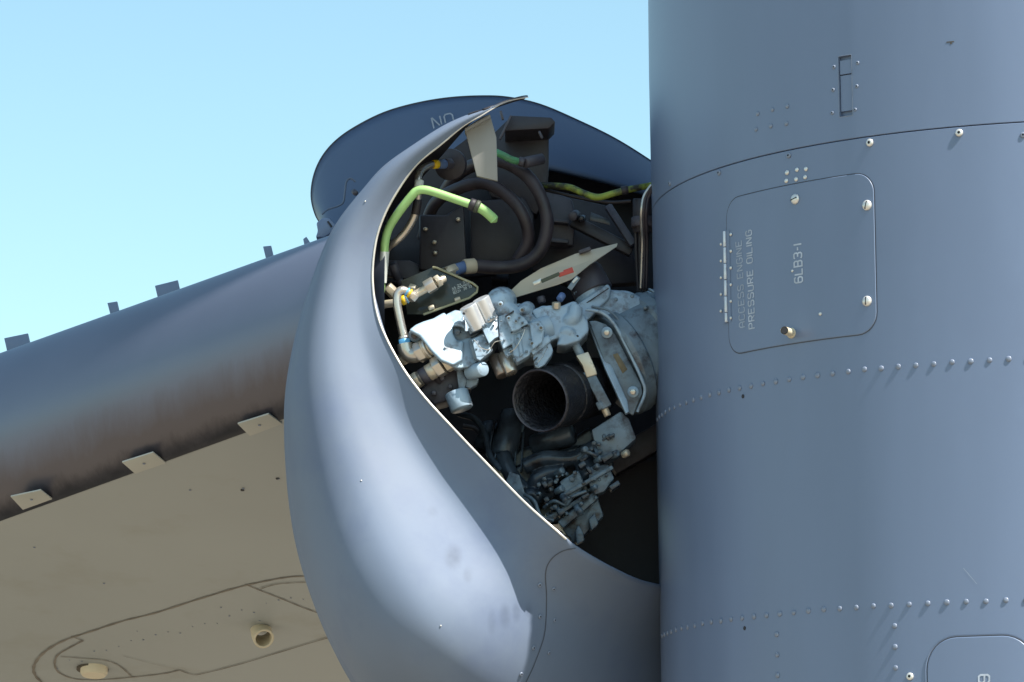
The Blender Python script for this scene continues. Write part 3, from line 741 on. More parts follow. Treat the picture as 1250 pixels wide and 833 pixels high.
for k in range(26):
    if k < 22: t = k / 22; x, y = 70 + 330 * t, 800 - 92 * t + 10 + rnd.uniform(-3, 6)
    else: x, y = rnd.uniform(60, 400), 0; y = 850 - x * .28 + rnd.uniform(-45, 0)
    if x > 415 or y > 828: continue
    p, nn = wing_at(x, y, .0009); put(RIVS, "flush_screw", p, nn, wing, rnd.uniform(.4, .7))
for (x, y) in [(42,668),(127,712),(232,598),(297,596),(340,584)]:
    p, nn = wing_at(x, y, .0009); put(RIVS, "flush_screw", p, nn, wing, .8)
for (x, y) in [(296,598),(339,584)]:
    p, nn = wing_at(x, y); lathe("drain_hole", p - nn * .002, p + nn * .001, [(0, 2.6), (1, 2.6)], "seam_dark", wing, 12)
# fuel vent stubs
p, nn = wing_at(318, 770); tip_ = P(322, 780, p.y - Y0 - .07)
vt = build("vent_tube", *tube_data(smooth_path([p - nn * .01, p.lerp(tip_, .5) + Vector((0, -.012, 0)), tip_], 5), M(15.5) , 20, False), "vent_cream", wing)
vt.modifiers.new("wall", 'SOLIDIFY').thickness = .006
p, nn = wing_at(115, 815); lathe("vent_disc", p - nn * .004, p + nn * .022, [(0, 21), (.7, 21), (1, 18)], "vent_cream", wing, 28)
p, nn = wing_at(113, 816); lathe("vent_ring", p - nn * .004, p + nn * .004, [(0, 24.5), (1, 24.5)], "seam_brown", wing, 28)
# plates bridging the gap under the leading edge (light) and the small tabs on its top
def edge_tab(x0, x1, y):
    q0, q1 = wing_at(x0, y)[0], wing_at(x1, y)[0]
    return q0, q1
for i, (poly) in enumerate([[(13,605),(50,597),(64,608),(28,621)], [(149,563),(187,551),(203,564),(165,577)], [(290,516),(328,504),(345,516),(305,531)]]):
    q = []
    for j, (x, y) in enumerate(poly):
        b = wing_at(x, y, .004)[0]; q.append(b)
    th = Vector((0, 0, .004)); 
    t = build("gap_plate", q + [v + th for v in q], [(0,1,2,3),(7,6,5,4),(0,1,5,4),(1,2,6,5),(2,3,7,6),(3,0,4,7)], "tab_paint", wing, 30, .0012)
    c = sum(q, Vector()) / 4; put(RIVS, "plate_screw", c + wing_at(*poly[0])[1] * .001, wing_at(*poly[0])[1], t, .9)
for poly in [[(5,413),(34,407),(37,415),(8,426)], [(131,370),(143,368),(146,377),(135,383)], [(189,349),(217,342),(220,350),(192,360)], [(321,301),(331,300),(334,307),(324,312)], [(370,292),(374,289),(381,289),(384,294),(371,298)]]:
    dd = 1.58 * (1 - (poly[0][0] + 260) / 730) - .06 + .26
    prism("top_tab", poly[:2] + [(poly[2][0] + 2, poly[2][1] + 14), (poly[-1][0] + 3, poly[-1][1] + 14)], dd, .012, "cowl_paint", wing, .6)
# ================================================================== ENGINE BAY: dark structure behind everything
bay = thing("engine_bay_structure", "dark sooty frames and bulkhead plates inside the open engine bay", "engine bay", P(680, 300, .3))
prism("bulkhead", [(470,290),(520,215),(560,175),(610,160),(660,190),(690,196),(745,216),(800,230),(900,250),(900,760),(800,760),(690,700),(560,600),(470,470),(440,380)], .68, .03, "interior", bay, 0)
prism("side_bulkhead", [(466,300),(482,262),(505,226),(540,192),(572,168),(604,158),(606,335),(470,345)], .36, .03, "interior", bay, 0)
prism("upper_frame", [(600,165),(624,142),(672,144),(677,148),(675,154),(670,159),(670,200),(668,236),(655,262),(600,240),(585,200)], .22, .06, "structure_dark", bay, 2)
prism("frame_flange", [(624,141),(673,143.5),(678,149),(670,157),(616,160)], .10, .13, "structure_dark", bay, 1.5)
beam("frame_rib", (624,141,.08), (610,170,.08), 3, .01, "structure_mid", bay)
beam("frame_pin", (658,160,.09), (662,169,.09), 3, .01, "structure_mid", bay)
beam("frame_pin", (611,135,.0), (614,146,.0), 3, .01, "structure_mid", bay)
prism("side_frame", [(663,228),(690,240),(745,252),(772,300),(780,345),(700,350),(650,330),(645,260)], .30, .05, "structure_dark", bay, 2)
prism("bracket_plate", [(665,231),(698,243),(703,262),(700,300),(665,300)], .22, .03, "structure_mid", bay, 3)
beam("cross_member", (664,268,.19), (694,271,.19), 4, .05, "structure_mid", bay)
beam("cross_member", (664,292,.19), (694,295,.19), 5, .05, "structure_mid", bay)
beam("diagonal_strut", (742,250,.17), (773,298,.12), 9, .03, "structure_mid", bay, 2)
beam("angle_rail", (698,268,.18), (772,306,.16), 14, .03, "structure_dark", bay, 2)
prism("rating_plate", [(721,259),(744,268),(745,275),(720,269)], .15, .004, "engine_oily", bay, .5)
cyl("bulkhead_fitting", (703,262,.20), (699,264,.12), 6, "structure_mid", bay)
cyl("bulkhead_fitting", (712,266,.20), (709,267,.14), 4, "engine_oily", bay)
prism("heat_shield", [(573,246),(640,240),(652,262),(652,318),(600,322),(574,318)], .20, .05, "structure_dark", bay, 4)
prism("equipment_box", [(512,262),(545,262),(566,248),(570,330),(512,330)], .14, .06, "structure_dark", bay, 3)
for (x, y) in [(531,296),(532,309),(520,280),(560,268)]: cyl("box_screw", (x,y,.14), (x-1,y,.125), 2.6, "cadmium", bay)
prism("longeron", [(470,318),(500,318),(545,338),(545,350),(470,336)], .16, .03, "structure_mid", bay, 2)
beam("brown_channel", (745,566,.20), (860,500,.20), 30, .06, "structure_mid", bay, 3)
tube("lower_frame_edge", [(565,520,.2),(582,525,.2),(597,548,.2),(612,566,.2),(640,572,.2)], 3, "structure_mid", bay)
for k in range(2): beam("lower_stringer", (690 + k * 26, 590 + k * 8, .5), (702 + k * 22, 720, .5), 4, .03, "structure_dark", bay)
for k in range(26):
    x, y = rnd.uniform(540, 780), rnd.uniform(235, 470); s = rnd.uniform(6, 15); a = rnd.uniform(-.6, .2)
    beam("bay_bracket", (x, y, .45), (x + s * math.cos(a) * 2, y + s * math.sin(a) * 2, .40), s, .1, "structure_dark", bay, 2)

sup = thing("grey_gusset_bracket", "flat light grey tapered bracket hanging from the tip of the shell rim", "bracket", P(585, 180, -.16))
prism("gusset_plate", [(567,157),(590,142),(598,139.5),(606,168),(607.5,221),(582,215)], -.162, .012, "bracket_paint", sup, .8)
prism("gusset_flange", [(567,157),(598,139.5),(599,143),(568,160)], -.184, .05, "bracket_paint", sup, .5)

prism("reflection_blocker", [(720,610),(760,570),(900,540),(900,880),(790,800),(700,700)], .30, .03, "interior", bay, 0)  # added plate, keeps a bright sky reflection off the cowling's left edge
# hoses
def hose(label, pts, r, m, name="hose", cat="hose", group=None, extra=None, n=8):
    o = thing(name, label, cat, P(*pts[0]), group)
    tube("hose_body", pts, r, m, o, n)
    return o
h = hose("outer thick black hose looping over the dark bay", [(540,240,.30),(556,216,.2),(578,202,.12),(608,196,.08),(640,212,.06),(660,240,.05),(668,272,.05),(660,305,.06),(640,322,.07),(612,327,.08),(580,325,.06)], 8.5, "hose_brown", group="black hoses looping in the engine bay")
cyl("hose_collar", (580,324.5,.06), (566,326,.05), 9.5, "cream", h); cyl("hose_fitting", (568,325.5,.05), (552,331,.03), 7.5, "sleeve_blue", h)
nut("hose_nut", (556,329,.035), (543,334,.02), 8.5, "cadmium", h)
h = hose("inner thick black hose curving above the pipes", [(516,290,.30),(530,250,.20),(558,231,.13),(590,224,.09),(618,238,.07),(638,262,.06),(645,292,.08),(632,318,.1)], 8, "hose_brown", group="black hoses looping in the engine bay")
h = hose("short dark green hose piece under the top frame", [(598,183,.02),(612,189,.0),(624,195,.0),(636,198,.03)], 4.5, "green_dark")
cyl("hose_clamp", (633,197,.02), (640,199,.02), 6, "structure_mid", h); cyl("hose_fitting", (640,199,.02), (662,194,.05), 7, "structure_mid", h)
h = hose("yellow-green sleeved cable sagging below the raised door", [(655,226,.1),(672,227,.08),(695,229,.06),(712,236,.05),(730,241,.04),(750,236,.03),(770,231,.03),(800,226,.05),(840,222,.1)], 4.2, "lime_cable", "sleeved_cable", "cable")
cyl("cable_clamp", (758,233,.03), (767,232,.03), 5.6, "rubber", h)
tube("cable_lead", [(665,232,.1),(700,240,.08),(740,247,.08),(770,246,.08)], 2, "rubber", h)

gt = thing("green_pipe", "bright light green bent pipe with a black clamp, crossing the upper bay", "pipe", P(470, 330, -.10))
tube("pipe_body", [(463,368,-.075),(465.5,345,-.085),(469,312,-.10),(470,296,-.11),(475,278,-.12),(488,258,-.14),(502,240,-.155),(509,233.5,-.16),(519,232,-.165),(534,236,-.165),(556,243.5,-.165),(578,251,-.165)], 5.3, "green_hose", gt, 8)
tube("pipe_tail", [(584,253,-.165),(592,258,-.16),(600,265,-.155),(603,268,-.15)], 6.0, "green_hose", gt)
cyl("pipe_tail_end", (601,266,-.157), (606,271,-.150), 6.0, "green_hose", gt, r1=3.5, bev=2)
cyl("pipe_clamp", (573,249,-.165), (580,251.5,-.165), 7.6, "rubber", gt); cyl("pipe_clamp", (580,251.5,-.165), (585,253.5,-.165), 8.0, "strap_olive", gt)
tube("white_sleeve", [(466.3,345,-.086),(468.2,325,-.094),(469.6,307,-.102)], 5.8, "sleeve_white", gt)
nut("end_nut", (463,362,-.075), (461,374,-.07), 7, "cadmium", gt)

t1 = thing("banded_steel_pipe", "steel pipe with a yellow band curving out of a dark flange behind the green pipe", "pipe", P(520, 205, -.05))
tube("pipe_body", [(540,200,-.02),(526,201.5,-.05),(515,207,-.09),(510.5,217,-.11),(510.5,236,-.11),(509,252,-.10),(504,268,-.09),(495,283,-.08),(483,295,-.07),(474,302,-.05),(468,312,-.03)], 4.6, "tube_steel", t1, 8)
cyl("yellow_band", (528.5,201,-.045), (534.5,200.6,-.035), 5.6, "band_yellow", t1); cyl("blue_sleeve", (535,200.6,-.03), (545,200.5,-.01), 5.8, "sleeve_blue", t1)
cyl("white_collar", (512,220,-.115), (511,229,-.115), 5.6, "sleeve_white", t1); cyl("dark_sleeve", (510.5,243,-.105), (507,262,-.098), 5.4, "rubber", t1)
nut("pipe_nut", (543,200.5,-.015), (550,200.5,.0), 7.5, "structure_mid", t1)
cyl("bulkhead_flange", (549,201,.03), (551,201,.05), 20, "structure_dark", t1)

nut_kw = {}
t2 = thing("long_pressure_pipe", "long beige metal pipe running up past the data plate to a large hex nut", "pipe", P(480, 370, -.08))
tube("pipe_body", [(459,404,-.04),(459,388,-.06),(461.5,376,-.08),(469,372,-.09),(484,369.5,-.10),(497,365,-.105),(512,357,-.11),(528,348,-.115),(542,340,-.10)], 5.0, "cadmium", t2, 8)
cyl("yellow_band", (490,367.6,-.102), (495,365.8,-.104), 5.9, "band_yellow", t2); cyl("blue_band", (495.5,365.6,-.104), (497.5,364.8,-.104), 5.8, "band_blue", t2)
nut("large_nut", (520,352,-.118), (531,345.5,-.122), 9.5, "steel", t2); nut("jam_nut", (532,345,-.122), (537,342,-.12), 8.5, "cadmium", t2)
nut("pipe_nut", (500,351,-.08), (508,353,-.085), 5.5, "cadmium", t2)
t3 = thing("u_bend_pipe", "polished steel pipe in a U bend with blue and yellow bands at its end", "pipe", P(488, 380, -.13))
tube("pipe_body", [(494,418,-.145),(491.5,405,-.145),(488,389,-.145),(484.8,372,-.145),(485.2,360,-.145),(490,354.5,-.145),(497,356.5,-.14),(504,362,-.135)], 5.2, "tube_steel", t3, 9)
cyl("blue_band", (496,356,-.14), (498.2,357.4,-.14), 6.0, "band_blue", t3); cyl("yellow_band", (498.6,357.6,-.139), (501,359.2,-.138), 6.0, "band_yellow", t3)
nut("end_nut", (501,359.5,-.138), (507,364.5,-.13), 7.0, "steel", t3)
cyl("lower_collar", (492.8,411,-.145), (493.4,414.5,-.145), 6.8, "steel", t3)
nut("collar_nut", (493.4,414.5,-.147), (494.6,421.5,-.147), 8.0, "band_blue", t3); 
el = thing("elbow_fitting", "tan steel elbow fitting joining the U bend to the valve block", "fitting", P(497, 430, -.14))
tube("elbow_body", [(494.5,420,-.147),(496,428,-.147),(500,433,-.147),(507,433,-.15),(514,429,-.155)], 10, "steel", el, 7)
nut("elbow_plug", (500,434,-.147), (488,441,-.13), 7.5, "cadmium", el)
nut("hex_body", (509,432,-.152), (518,427.2,-.158), 13.5, "steel", el); cyl("ring", (517.5,427.5,-.158), (520.5,425.8,-.16), 12.5, "cadmium", el)
cyl("ring", (520.8,425.6,-.16), (524,424,-.163), 13.5, "steel", el); cyl("ring", (524.3,423.8,-.163), (526.5,422.6,-.165), 12, "cadmium", el)
cyl("dark_flange", (526.8,422.4,-.162), (530.5,420.4,-.16), 16.5, "structure_mid", el)
e2 = thing("lower_pipe_fitting", "cream and steel pipe fitting with a blue ring entering the block below the elbow", "fitting", P(520, 457, -.15))
nut("hex_plug", (503,468,-.145), (512,462,-.15), 10.5, "cadmium", e2); cyl("pipe_stub", (511,463,-.15), (524,455,-.155), 9.5, "steel", e2); cyl("grey_sleeve", (514,461.2,-.151), (522.5,456,-.154), 10.2, "structure_mid", e2)
cyl("cream_sleeve", (522.5,456.2,-.154), (532,450,-.158), 10.5, "cadmium", e2); nut("hex_nut", (531,450.5,-.157), (540,445,-.162), 14, "steel", e2); nut("hex_nut", (542,444,-.162), (551,438.6,-.166), 13.5, "cadmium", e2)
cyl("blue_ring", (551,438.6,-.166), (554,436.8,-.167), 13, "band_blue", e2); cyl("neck", (554,437,-.166), (560,433,-.168), 12.0, "structure_mid", e2)
e3 = thing("hex_plug_by_rim", "small tan hex plugs beside the green pipe at the shell rim", "fitting", P(474, 352, -.04))
nut("hex_plug", (472,350,-.05), (482,360,-.04), 7.5, "cadmium", e3); nut("hex_plug", (459,324,-.04), (462,332,-.03), 6.5, "cadmium", e3); tube("stub_pipe", [(461,330,-.03),(461,350,-.02),(460,366,-.02)], 4.5, "tube_steel", e3)
cyl("dark_fitting", (479,322,-.0), (486,340,.02), 6, "structure_mid", e3); cyl("dark_stub", (486,340,.02), (494,352,.04), 4.5, "structure_mid", e3)

# data plate
dpl = thing("data_plate", "dark glossy data plate with a pale rounded edge and small lettering", "data plate", P(545, 350, -.06))
dpoly = [(489,343),(528,326.5),(533,327),(577,346),(583,351),(582,357),(573,364),(517,384),(497,384)]
prism("plate", dpoly, [-.05,-.075,-.075,-.09,-.09,-.09,-.09,-.075,-.06], .004, "data_plate", dpl, .8)
rp = [P(x, y, d - .003) for (x, y), d in zip(dpoly[1:8], [-.075,-.075,-.09,-.09,-.09,-.09,-.075])]
build("plate_edge", *tube_data(rp, M(1.5), 8), "plate_edge", dpl)
def small_text(t, x0, y0, x1, y1, h, par, d=-.094):
    fn, ln = on_plane(x0, y0, x1, y1, d); lettering("plate_text", t, fn, M(h), "sleeve_white", par, width=ln, stroke=.6)
small_text("114 24 33", 553, 353.5, 570, 344, 2.4, dpl); small_text("133 12834828", 553, 355.8, 573, 347, 2.4, dpl); small_text("18334  28 33", 554, 359.4, 576, 350.5, 3.0, dpl)
for (x, y) in [(526,376),(558,366)]:
    nut("plate_clip", (x-3, y+1, -.085), (x+4, y-1.5, -.085), 3.2, "cadmium", dpl)

# cream flap
fl = thing("cream_flap", "thin cream flap plate tilted above the engine with a red tag", "flap", P(690, 330, -.05))
prism("flap_plate", [(620,358),(636,343),(660,328),(702,310),(754,297),(753,301),(720,323),(698,341),(680,348),(630,363)], [-.05,-.05,-.05,-.04,-.02,-.04,-.09,-.10,-.10,-.08], .005, "cream", fl, .6)
beam("red_tag", (682,336,-.115), (700,330,-.11), 5, .004, "tag_red", fl, .4); beam("red_tag", (688,331.5,-.112), (699,327.5,-.11), 3, .003, "tag_red", fl, .3)
beam("olive_strap", (661,343.5,-.115), (683,334,-.115), 4.5, .004, "strap_olive", fl, .4); beam("strap_buckle", (651,347,-.11), (661,342,-.11), 5, .005, "steel", fl, .5)
beam("edge_clip", (707,308,-.055), (721,303,-.055), 4.5, .012, "structure_mid", fl, .8)

# valve block ---------------------------------------------------------------
vb = thing("valve_block", "pale blue painted hydraulic valve block with two silver caps, sunlit on its left end", "valve block", P(580, 410, -.15))
EB = "engine_blue"
def port(x, y, r, d, par, m="engine_blue", core="seam_brown"):
    cyl("port_boss", (x, y, d + .02), (x - .6, y + .3, d - .006), r, m, par, seg=16, bev=.5)
    cyl("port_bore", (x - .55, y + .28, d - .004), (x - .62, y + .32, d - .0072), r * .55, core, par, seg=12, bev=.1)
def bolt(x, y, d, r=1.9, m="engine_blue_dirty", par=None):
    nut("small_bolt", (x, y, d + .004), (x - .5, y + .2, d - .007), r, m, par or vb)
LFT = []
LFT.append(prism("left_casting", [(499,403),(507,396.5),(516,392.5),(529,388.5),(542,381),(545,384),(547,390),(553,393),(553,407),(558,417),(566,416),(564,440),(553,446),(538,440),(526,428),(512,410)], -.182, .12, EB, vb, 2.5, 2, lean=(.22, -.50)))
LFT.append(prism("saddle", [(544,384),(556,378),(568,381),(566,390),(556,396),(548,393)], -.14, .06, EB, vb, 2, 2))
LFT.append(prism("web", [(563,390),(565.5,384),(568,392),(568,402),(562,398),(553,397),(555,393)], -.178, .03, EB, vb, 1, 2))
cyl("end_plug", (509,408,-.13), (506,410,-.158), 8, "engine_blue_dirty", vb); port(506.5, 409.5, 4.5, -.160, vb, "structure_mid")
LFT.append(prism("middle_body", [(552,390),(566,380),(590,376),(606,386),(608,410),(599,426),(583,441),(560,449),(556,430)], -.150, .14, EB, vb, 1.6, 2))
prism("recess_web", [(553,397),(558,393.5),(562,396),(565,402),(569,404.5),(588,398),(591,404),(577,412),(563,417.5),(557,416.5),(553,408)], -.160, .02, "engine_blue_dirty", vb, 1.0)
cyl("recess_pin", (560,405,-.155), (558.5,405.5,-.175), 3.4, "engine_blue_dirty", vb, seg=14)
LFT.append(prism("lower_web", [(558,417),(575,411.5),(577,424),(586,440),(572,448),(560,450),(548,446),(548,430)], -.178, .05, EB, vb, 1.4, 2))
prism("cover_plate", [(576,414.5),(590,408),(594,409),(599.5,427),(597,431),(586,440),(582,438)], -.204, .012, EB, vb, .8, 2)
prism("cover_seat", [(572,415),(592,406),(602,428),(586,443),(578,438)], -.190, .04, "engine_blue_dirty", vb, .8, 2)
for (x, y) in [(579,415.5),(590,410.5),(596.5,427),(586,436),(593.5,418),(582,426)]: bolt(x, y, -.2045, 1.5)
for (a, b, r, nm) in (((584.5, 400.5, -.195), (571, 373.5, -.212), 10.8, "silver_cap"), ((599, 391, -.188), (586.5, 364.5, -.205), 10.4, "silver_cap")):
    A, B = P(*a), P(*b); lathe(nm, A, B, [(0, r - 1.0), (.08, r - .8), (.55, r - .2), (.90, r + .5), (.975, r + .4), (1, r - .4)], "cap_silver", vb, 36)
cyl("cap_port", (566.5, 383, -.228), (566, 382.8, -.2335), 1.6, "seam_dark", vb, seg=10, bev=.3)
prism("cap_collar", [(571,401),(587,396),(602,383),(606,386),(607,391),(589,402),(574,408)], -.190, .04, "engine_blue_dirty", vb, .8, 2)
prism("square_boss", [(588,399),(604.5,387),(607,388),(608.5,411),(604,413),(597,419.5),(592,409)], -.207, .07, EB, vb, .9, 2)
for (x, y) in [(600,388.5),(597,391),(603.5,387.5),(605.5,392),(593,396),(590.5,398)]: bolt(x, y, -.209, 1.7)
CTR = []
CTR.append(prism("centre_body", [(604,386),(612,374),(635,370),(650,384),(659,396),(668,410),(666,428),(655,434),(640,436),(629,444),(618,436),(608,416)], -.150, .14, EB, vb, 2, 2))
CTR.append(prism("slab", [(608,386),(620,383.5),(628,404),(628,418),(614,426.5),(609.5,413)], -.196, .06, EB, vb, 1.0, 2))
CTR.append(prism("slab_foot", [(614,428),(628,420),(629,430),(619,437)], -.190, .06, EB, vb, .9, 2))
CTR.append(prism("screw_housing", [(617,387),(628,379.5),(640,387.5),(645.5,395),(633,402.5),(625,405)], -.204, .05, EB, vb, 1.0, 2))
CTR.append(prism("lower_housing_block", [(624.5,407),(644.5,397.5),(652,420),(646,434),(631,443.5),(626,432)], -.200, .05, EB, vb, 1.2, 2))
CTR.append(prism("housing_rib", [(631,408),(635,406),(639,432),(635,436)], -.207, .02, EB, vb, .8, 2))
CTR.append(prism("right_block", [(646,394),(659,390.5),(665,402),(662,418),(650,427)], -.196, .06, EB, vb, 1.6, 2))
CTR.append(prism("right_lobe", [(648,424),(660,414),(670,408),(673,416),(660,428),(650,434)], -.188, .05, EB, vb, 2, 2))
CTR.append(prism("lug", [(650.5,437),(658,426),(672,418.5),(675.5,428),(673,434),(664.5,446),(657,450),(653,447)], -.185, .05, EB, vb, 1.4, 2))
for (x0, y0, x1, y1, d) in [(613.5,427.2,628,419.5,-.196),(623.5,405.8,644,396.5,-.207),(651,441,656,436,-.197),(617,386,627,379.5,-.212)]: beam("joint_line", (x0,y0,d),(x1,y1,d), 1.0, .02, "seam_dark", vb, 0)
for (x, y, r, d) in [(621.5,388,2.6,-.205),(630.5,392,2.2,-.208),(611.5,371,3.0,-.212),(638,378,3.2,-.204),(661,400,3.2,-.200),(650,419,3.0,-.200),(624,427.5,2.0,-.196)]: port(x, y, r, d, vb)
for (x, y) in [(612,392),(616,415),(622,431),(620,434),(641,401),(647,414),(628,438),(643,429),(634,388),(638,394),(657,396),(655,444),(668,424),(660,430),(632,413),(629,420)]: bolt(x, y, -.207, rnd.uniform(1.2, 2.0), rnd.choice(["engine_blue_dirty", "engine_blue_dirty", "steel"]))
for (x, y, r, d) in [(611,369,18,-.16),(642,378,9,-.165)]:
    a = P(x, y, d + .03); b = P(x - 2, y + 1, d - M(r) * .5)
    CTR.append(lathe("dome", a, b, [(-1.2, r), (0, r), (.35, r * .96), (.65, r * .8), (.87, r * .5), (1, r * .12)], EB, vb, 24))
CTR.append(cyl("neck", (650,405,-.15), (672,398,-.14), 14, EB, vb)); CTR.append(cyl("neck", (612,376,-.15), (632,392,-.15), 14, EB, vb, bev=3)); CTR.append(cyl("neck", (636,380,-.14), (648,396,-.15), 9, EB, vb, bev=3))
fuse("end_casting", LFT, .0015, 5, EB, vb); fuse("valve_casting", CTR, .0015, 6, EB, vb)
cyl("silver_plunger", (614,432,-.165), (625,456,-.18), 7.6, "tube_steel", vb); cyl("bronze_sleeve", (604,435,-.145), (614,459,-.16), 8.5, "bare_titanium", vb)
cyl("blue_plunger", (573,455,-.16), (590,450.5,-.20), 9, EB, vb, bev=1.0)
prism("lower_housing", [(512,478),(530,458),(548,445),(570,447),(576,462),(574,474),(560,480),(545,490),(530,494)], -.13, .10, "structure_mid", vb, 2.5, 2)
prism("lower_housing_rib", [(556,446),(562,444),(570,466),(566,476),(560,474)], -.16, .03, "engine_blue_dirty", vb, 1.2)
prism("pivot_lug", [(563,463),(574,459),(585,462),(582,470),(574,474),(568,473)], -.155, .03, "engine_blue_dirty", vb, 1.5)
for (x, y) in [(550,472),(530,480),(540,462),(572,466)]: cyl("bolt", (x, y, -.13), (x - .5, y, -.15), 3.2, "structure_mid", vb, seg=10)
cyl("lower_cup", (557,479,-.15), (564,500,-.155), 14.5, EB, vb, r1=14)
cyl("port_tube", (538,470,-.12), (530,455,-.135), 5, "structure_mid", vb)

arm = thing("pivot_arm_casting", "smooth pale blue rounded casting between the valve block and gearbox", "casting", P(690, 395, -.1))
ARM = []
ARM.append(prism("arm_body", [(648,379),(660,374),(672,372.5),(684,374),(699,367.5),(704,368),(708,377),(718,392),(719,404),(708,416),(690,422),(679,421),(684,411),(671,417),(661,402)], -.135, .12, EB, arm, 3.2, 3))
ARM.append(prism("arm_web", [(646,382),(662,372),(673,374),(668,386),(655,392)], -.12, .08, EB, arm, 4, 3))
ARM.append(tube("arm_shoulder", [(690,395,-.12),(700,388,-.13),(703,376,-.12)], 9, EB, arm))
ARM.append(cyl("arm_boss", (692,411,-.09), (692,411,-.145), 12, EB, arm, bev=3))
fuse("arm_casting", ARM, .0018, 7, EB, arm)
nut("bronze_nut", (679,377,-.125), (679,369,-.13), 5.5, "cadmium", arm); cyl("dark_stud", (683,366,-.11), (687,360,-.10), 4.5, "sleeve_blue", arm); cyl("dull_stud", (662,370,-.08), (660,362,-.08), 5, "structure_mid", arm)
cyl("arm_bolt", (705,411,-.137), (704.6,411,-.143), 2, "seam_dark", arm, seg=8)
rod = thing("adjuster_rod", "speckled pale adjuster rod with a tan block beside the black duct", "rod", P(720, 460, -.1))
cyl("upper_stud", (701,418,-.10), (709,434,-.10), 5.2, EB, rod)
prism("tan_block", [(703,434),(718,429.5),(727,450),(729,457),(716,461),(711,446)], -.125, .03, "cadmium", rod, 1.2)
beam("rod_body", (717,452,-.12), (741,497,-.12), 13, .03, "engine_blue_dirty", rod, 1.5)
cyl("lower_stud", (735,492,-.10), (742,508,-.10), 4.5, "cadmium", rod); nut("rod_nut", (732,490,-.11), (736,499,-.11), 6.5, "engine_blue_dirty", rod)

sw = thing("safety_wire", "thin twisted safety wire strung between bolts on the pale valve block", "safety wire", P(600, 420, -.2))
tube("wire_strand", [(579,415,-.216),(586,424,-.222),(597,427,-.216),(604,418,-.222),(613,416,-.214)], .5, "steel", sw, 6, 6)
tube("wire_strand", [(622,431,-.212),(630,424,-.218),(638,410,-.216),(641,401,-.212)], .5, "steel", sw, 6, 6)
tube("wire_strand", [(655,444,-.20),(662,436,-.206),(668,424,-.202)], .5, "steel", sw, 6, 6)
# gearbox drum ---------------------------------------------------------------
gb = thing("gearbox_housing", "weathered pale blue drum-shaped gearbox housing with a bolted end plate", "gearbox", P(760, 430, 0))
ga = P(750, 446, .0); adir = Vector((.80, .30, .42)).normalized()
lathe("drum", ga, ga + adir * .30, [(0, 64), (.03, 68), (.10, 68), (.12, 65), (.3, 66), (.32, 70), (.40, 70), (.42, 67), (1, 62)], "engine_blue_dirty", gb, 64, 30)
SH = [prism("drum_shoulder", [(712,372),(742,353),(768,354),(790,366),(800,380),(800,420),(784,440),(760,400),(735,385)], -.06, .15, EB, gb, 6, 3)]
prism("end_plate", [(719,392),(727,391.5),(740,396),(751,408),(783,470),(784,480),(773,507),(767,504),(741,450)], -.088, .018, "engine_blue_dirty", gb, 1.2, 2)
prism("end_plate_rail", [(717,394),(723,394),(766,490),(768,503),(764,505),(738,449)], -.095, .03, EB, gb, 1.2)
tube("flange_bead", [(715,378,-.10),(735,382,-.10),(750,396,-.10),(764,422,-.10),(783,462,-.10),(787,480,-.09),(778,503,-.085)], 2.0, EB, gb)
tube("flange_bead", [(722,374,-.085),(744,380,-.085),(760,398,-.085),(776,428,-.085),(792,458,-.085)], 1.4, "engine_blue_dirty", gb)
for (x, y) in [(741,406),(773,478.5)]:
    cyl("plate_washer", (x, y, -.087), (x - .3, y, -.093), 7, EB, gb, seg=20); nut("plate_bolt", (x, y, -.092), (x - .5, y, -.104), 4, "steel", gb)
prism("brown_label", [(748,433),(754,431),(766,451),(760,456)], -.0895, .003, "label_brown", gb, .2)
lb = prism("olive_label", [(758,393),(770,385.5),(778,391),(766,401)], -.0625, .003, "label_olive", gb, .2)
prism("label_field", [(761.5,393),(769,388.2),(772,390.5),(764.5,395.5)], -.0640, .001, EB, gb, .05)
prism("label_field", [(766,397),(773.5,391.8),(775.5,393.5),(767.5,399.2)], -.0640, .001, "structure_mid", gb, .05)
for (x, y) in [(732,374),(752,366),(772,362),(788,376),(780,410),(792,400)]: cyl("housing_bolt", (x, y, -.062), (x - .5, y - .3, -.072), 2.6, "engine_blue_dirty", gb, seg=8)
SH.append(prism("blue_flange", [(703,372),(742,346),(746,352),(744,364),(716,392),(708,384)], -.075, .1, EB, gb, 2))
SH.append(cyl("neck", (725,366,-.02), (718,350,-.02), 22, EB, gb))
fuse("drum_shoulder", SH, .002, 6, EB, gb)
beam("flange_joint", (707,376,-.079), (743,352,-.079), 1.2, .004, "seam_dark", gb, 0)
cap = thing("dark_canister", "dark brown canister standing on the gearbox flange under the cream flap", "canister", P(722, 350, -.05))
lathe("canister_body", P(725, 359, -.02), P(711, 331, -.01), [(0, 24), (.04, 25), (.9, 24), (1, 22)], "structure_mid", cap, 32)
beam("foil_label", (695,353,-.115), (706,338,-.115), 6, .003, "engine_blue_dirty", cap, .3); beam("foil_label", (699,345,-.118), (705,339,-.118), 3, .003, "sleeve_white", cap, .3)

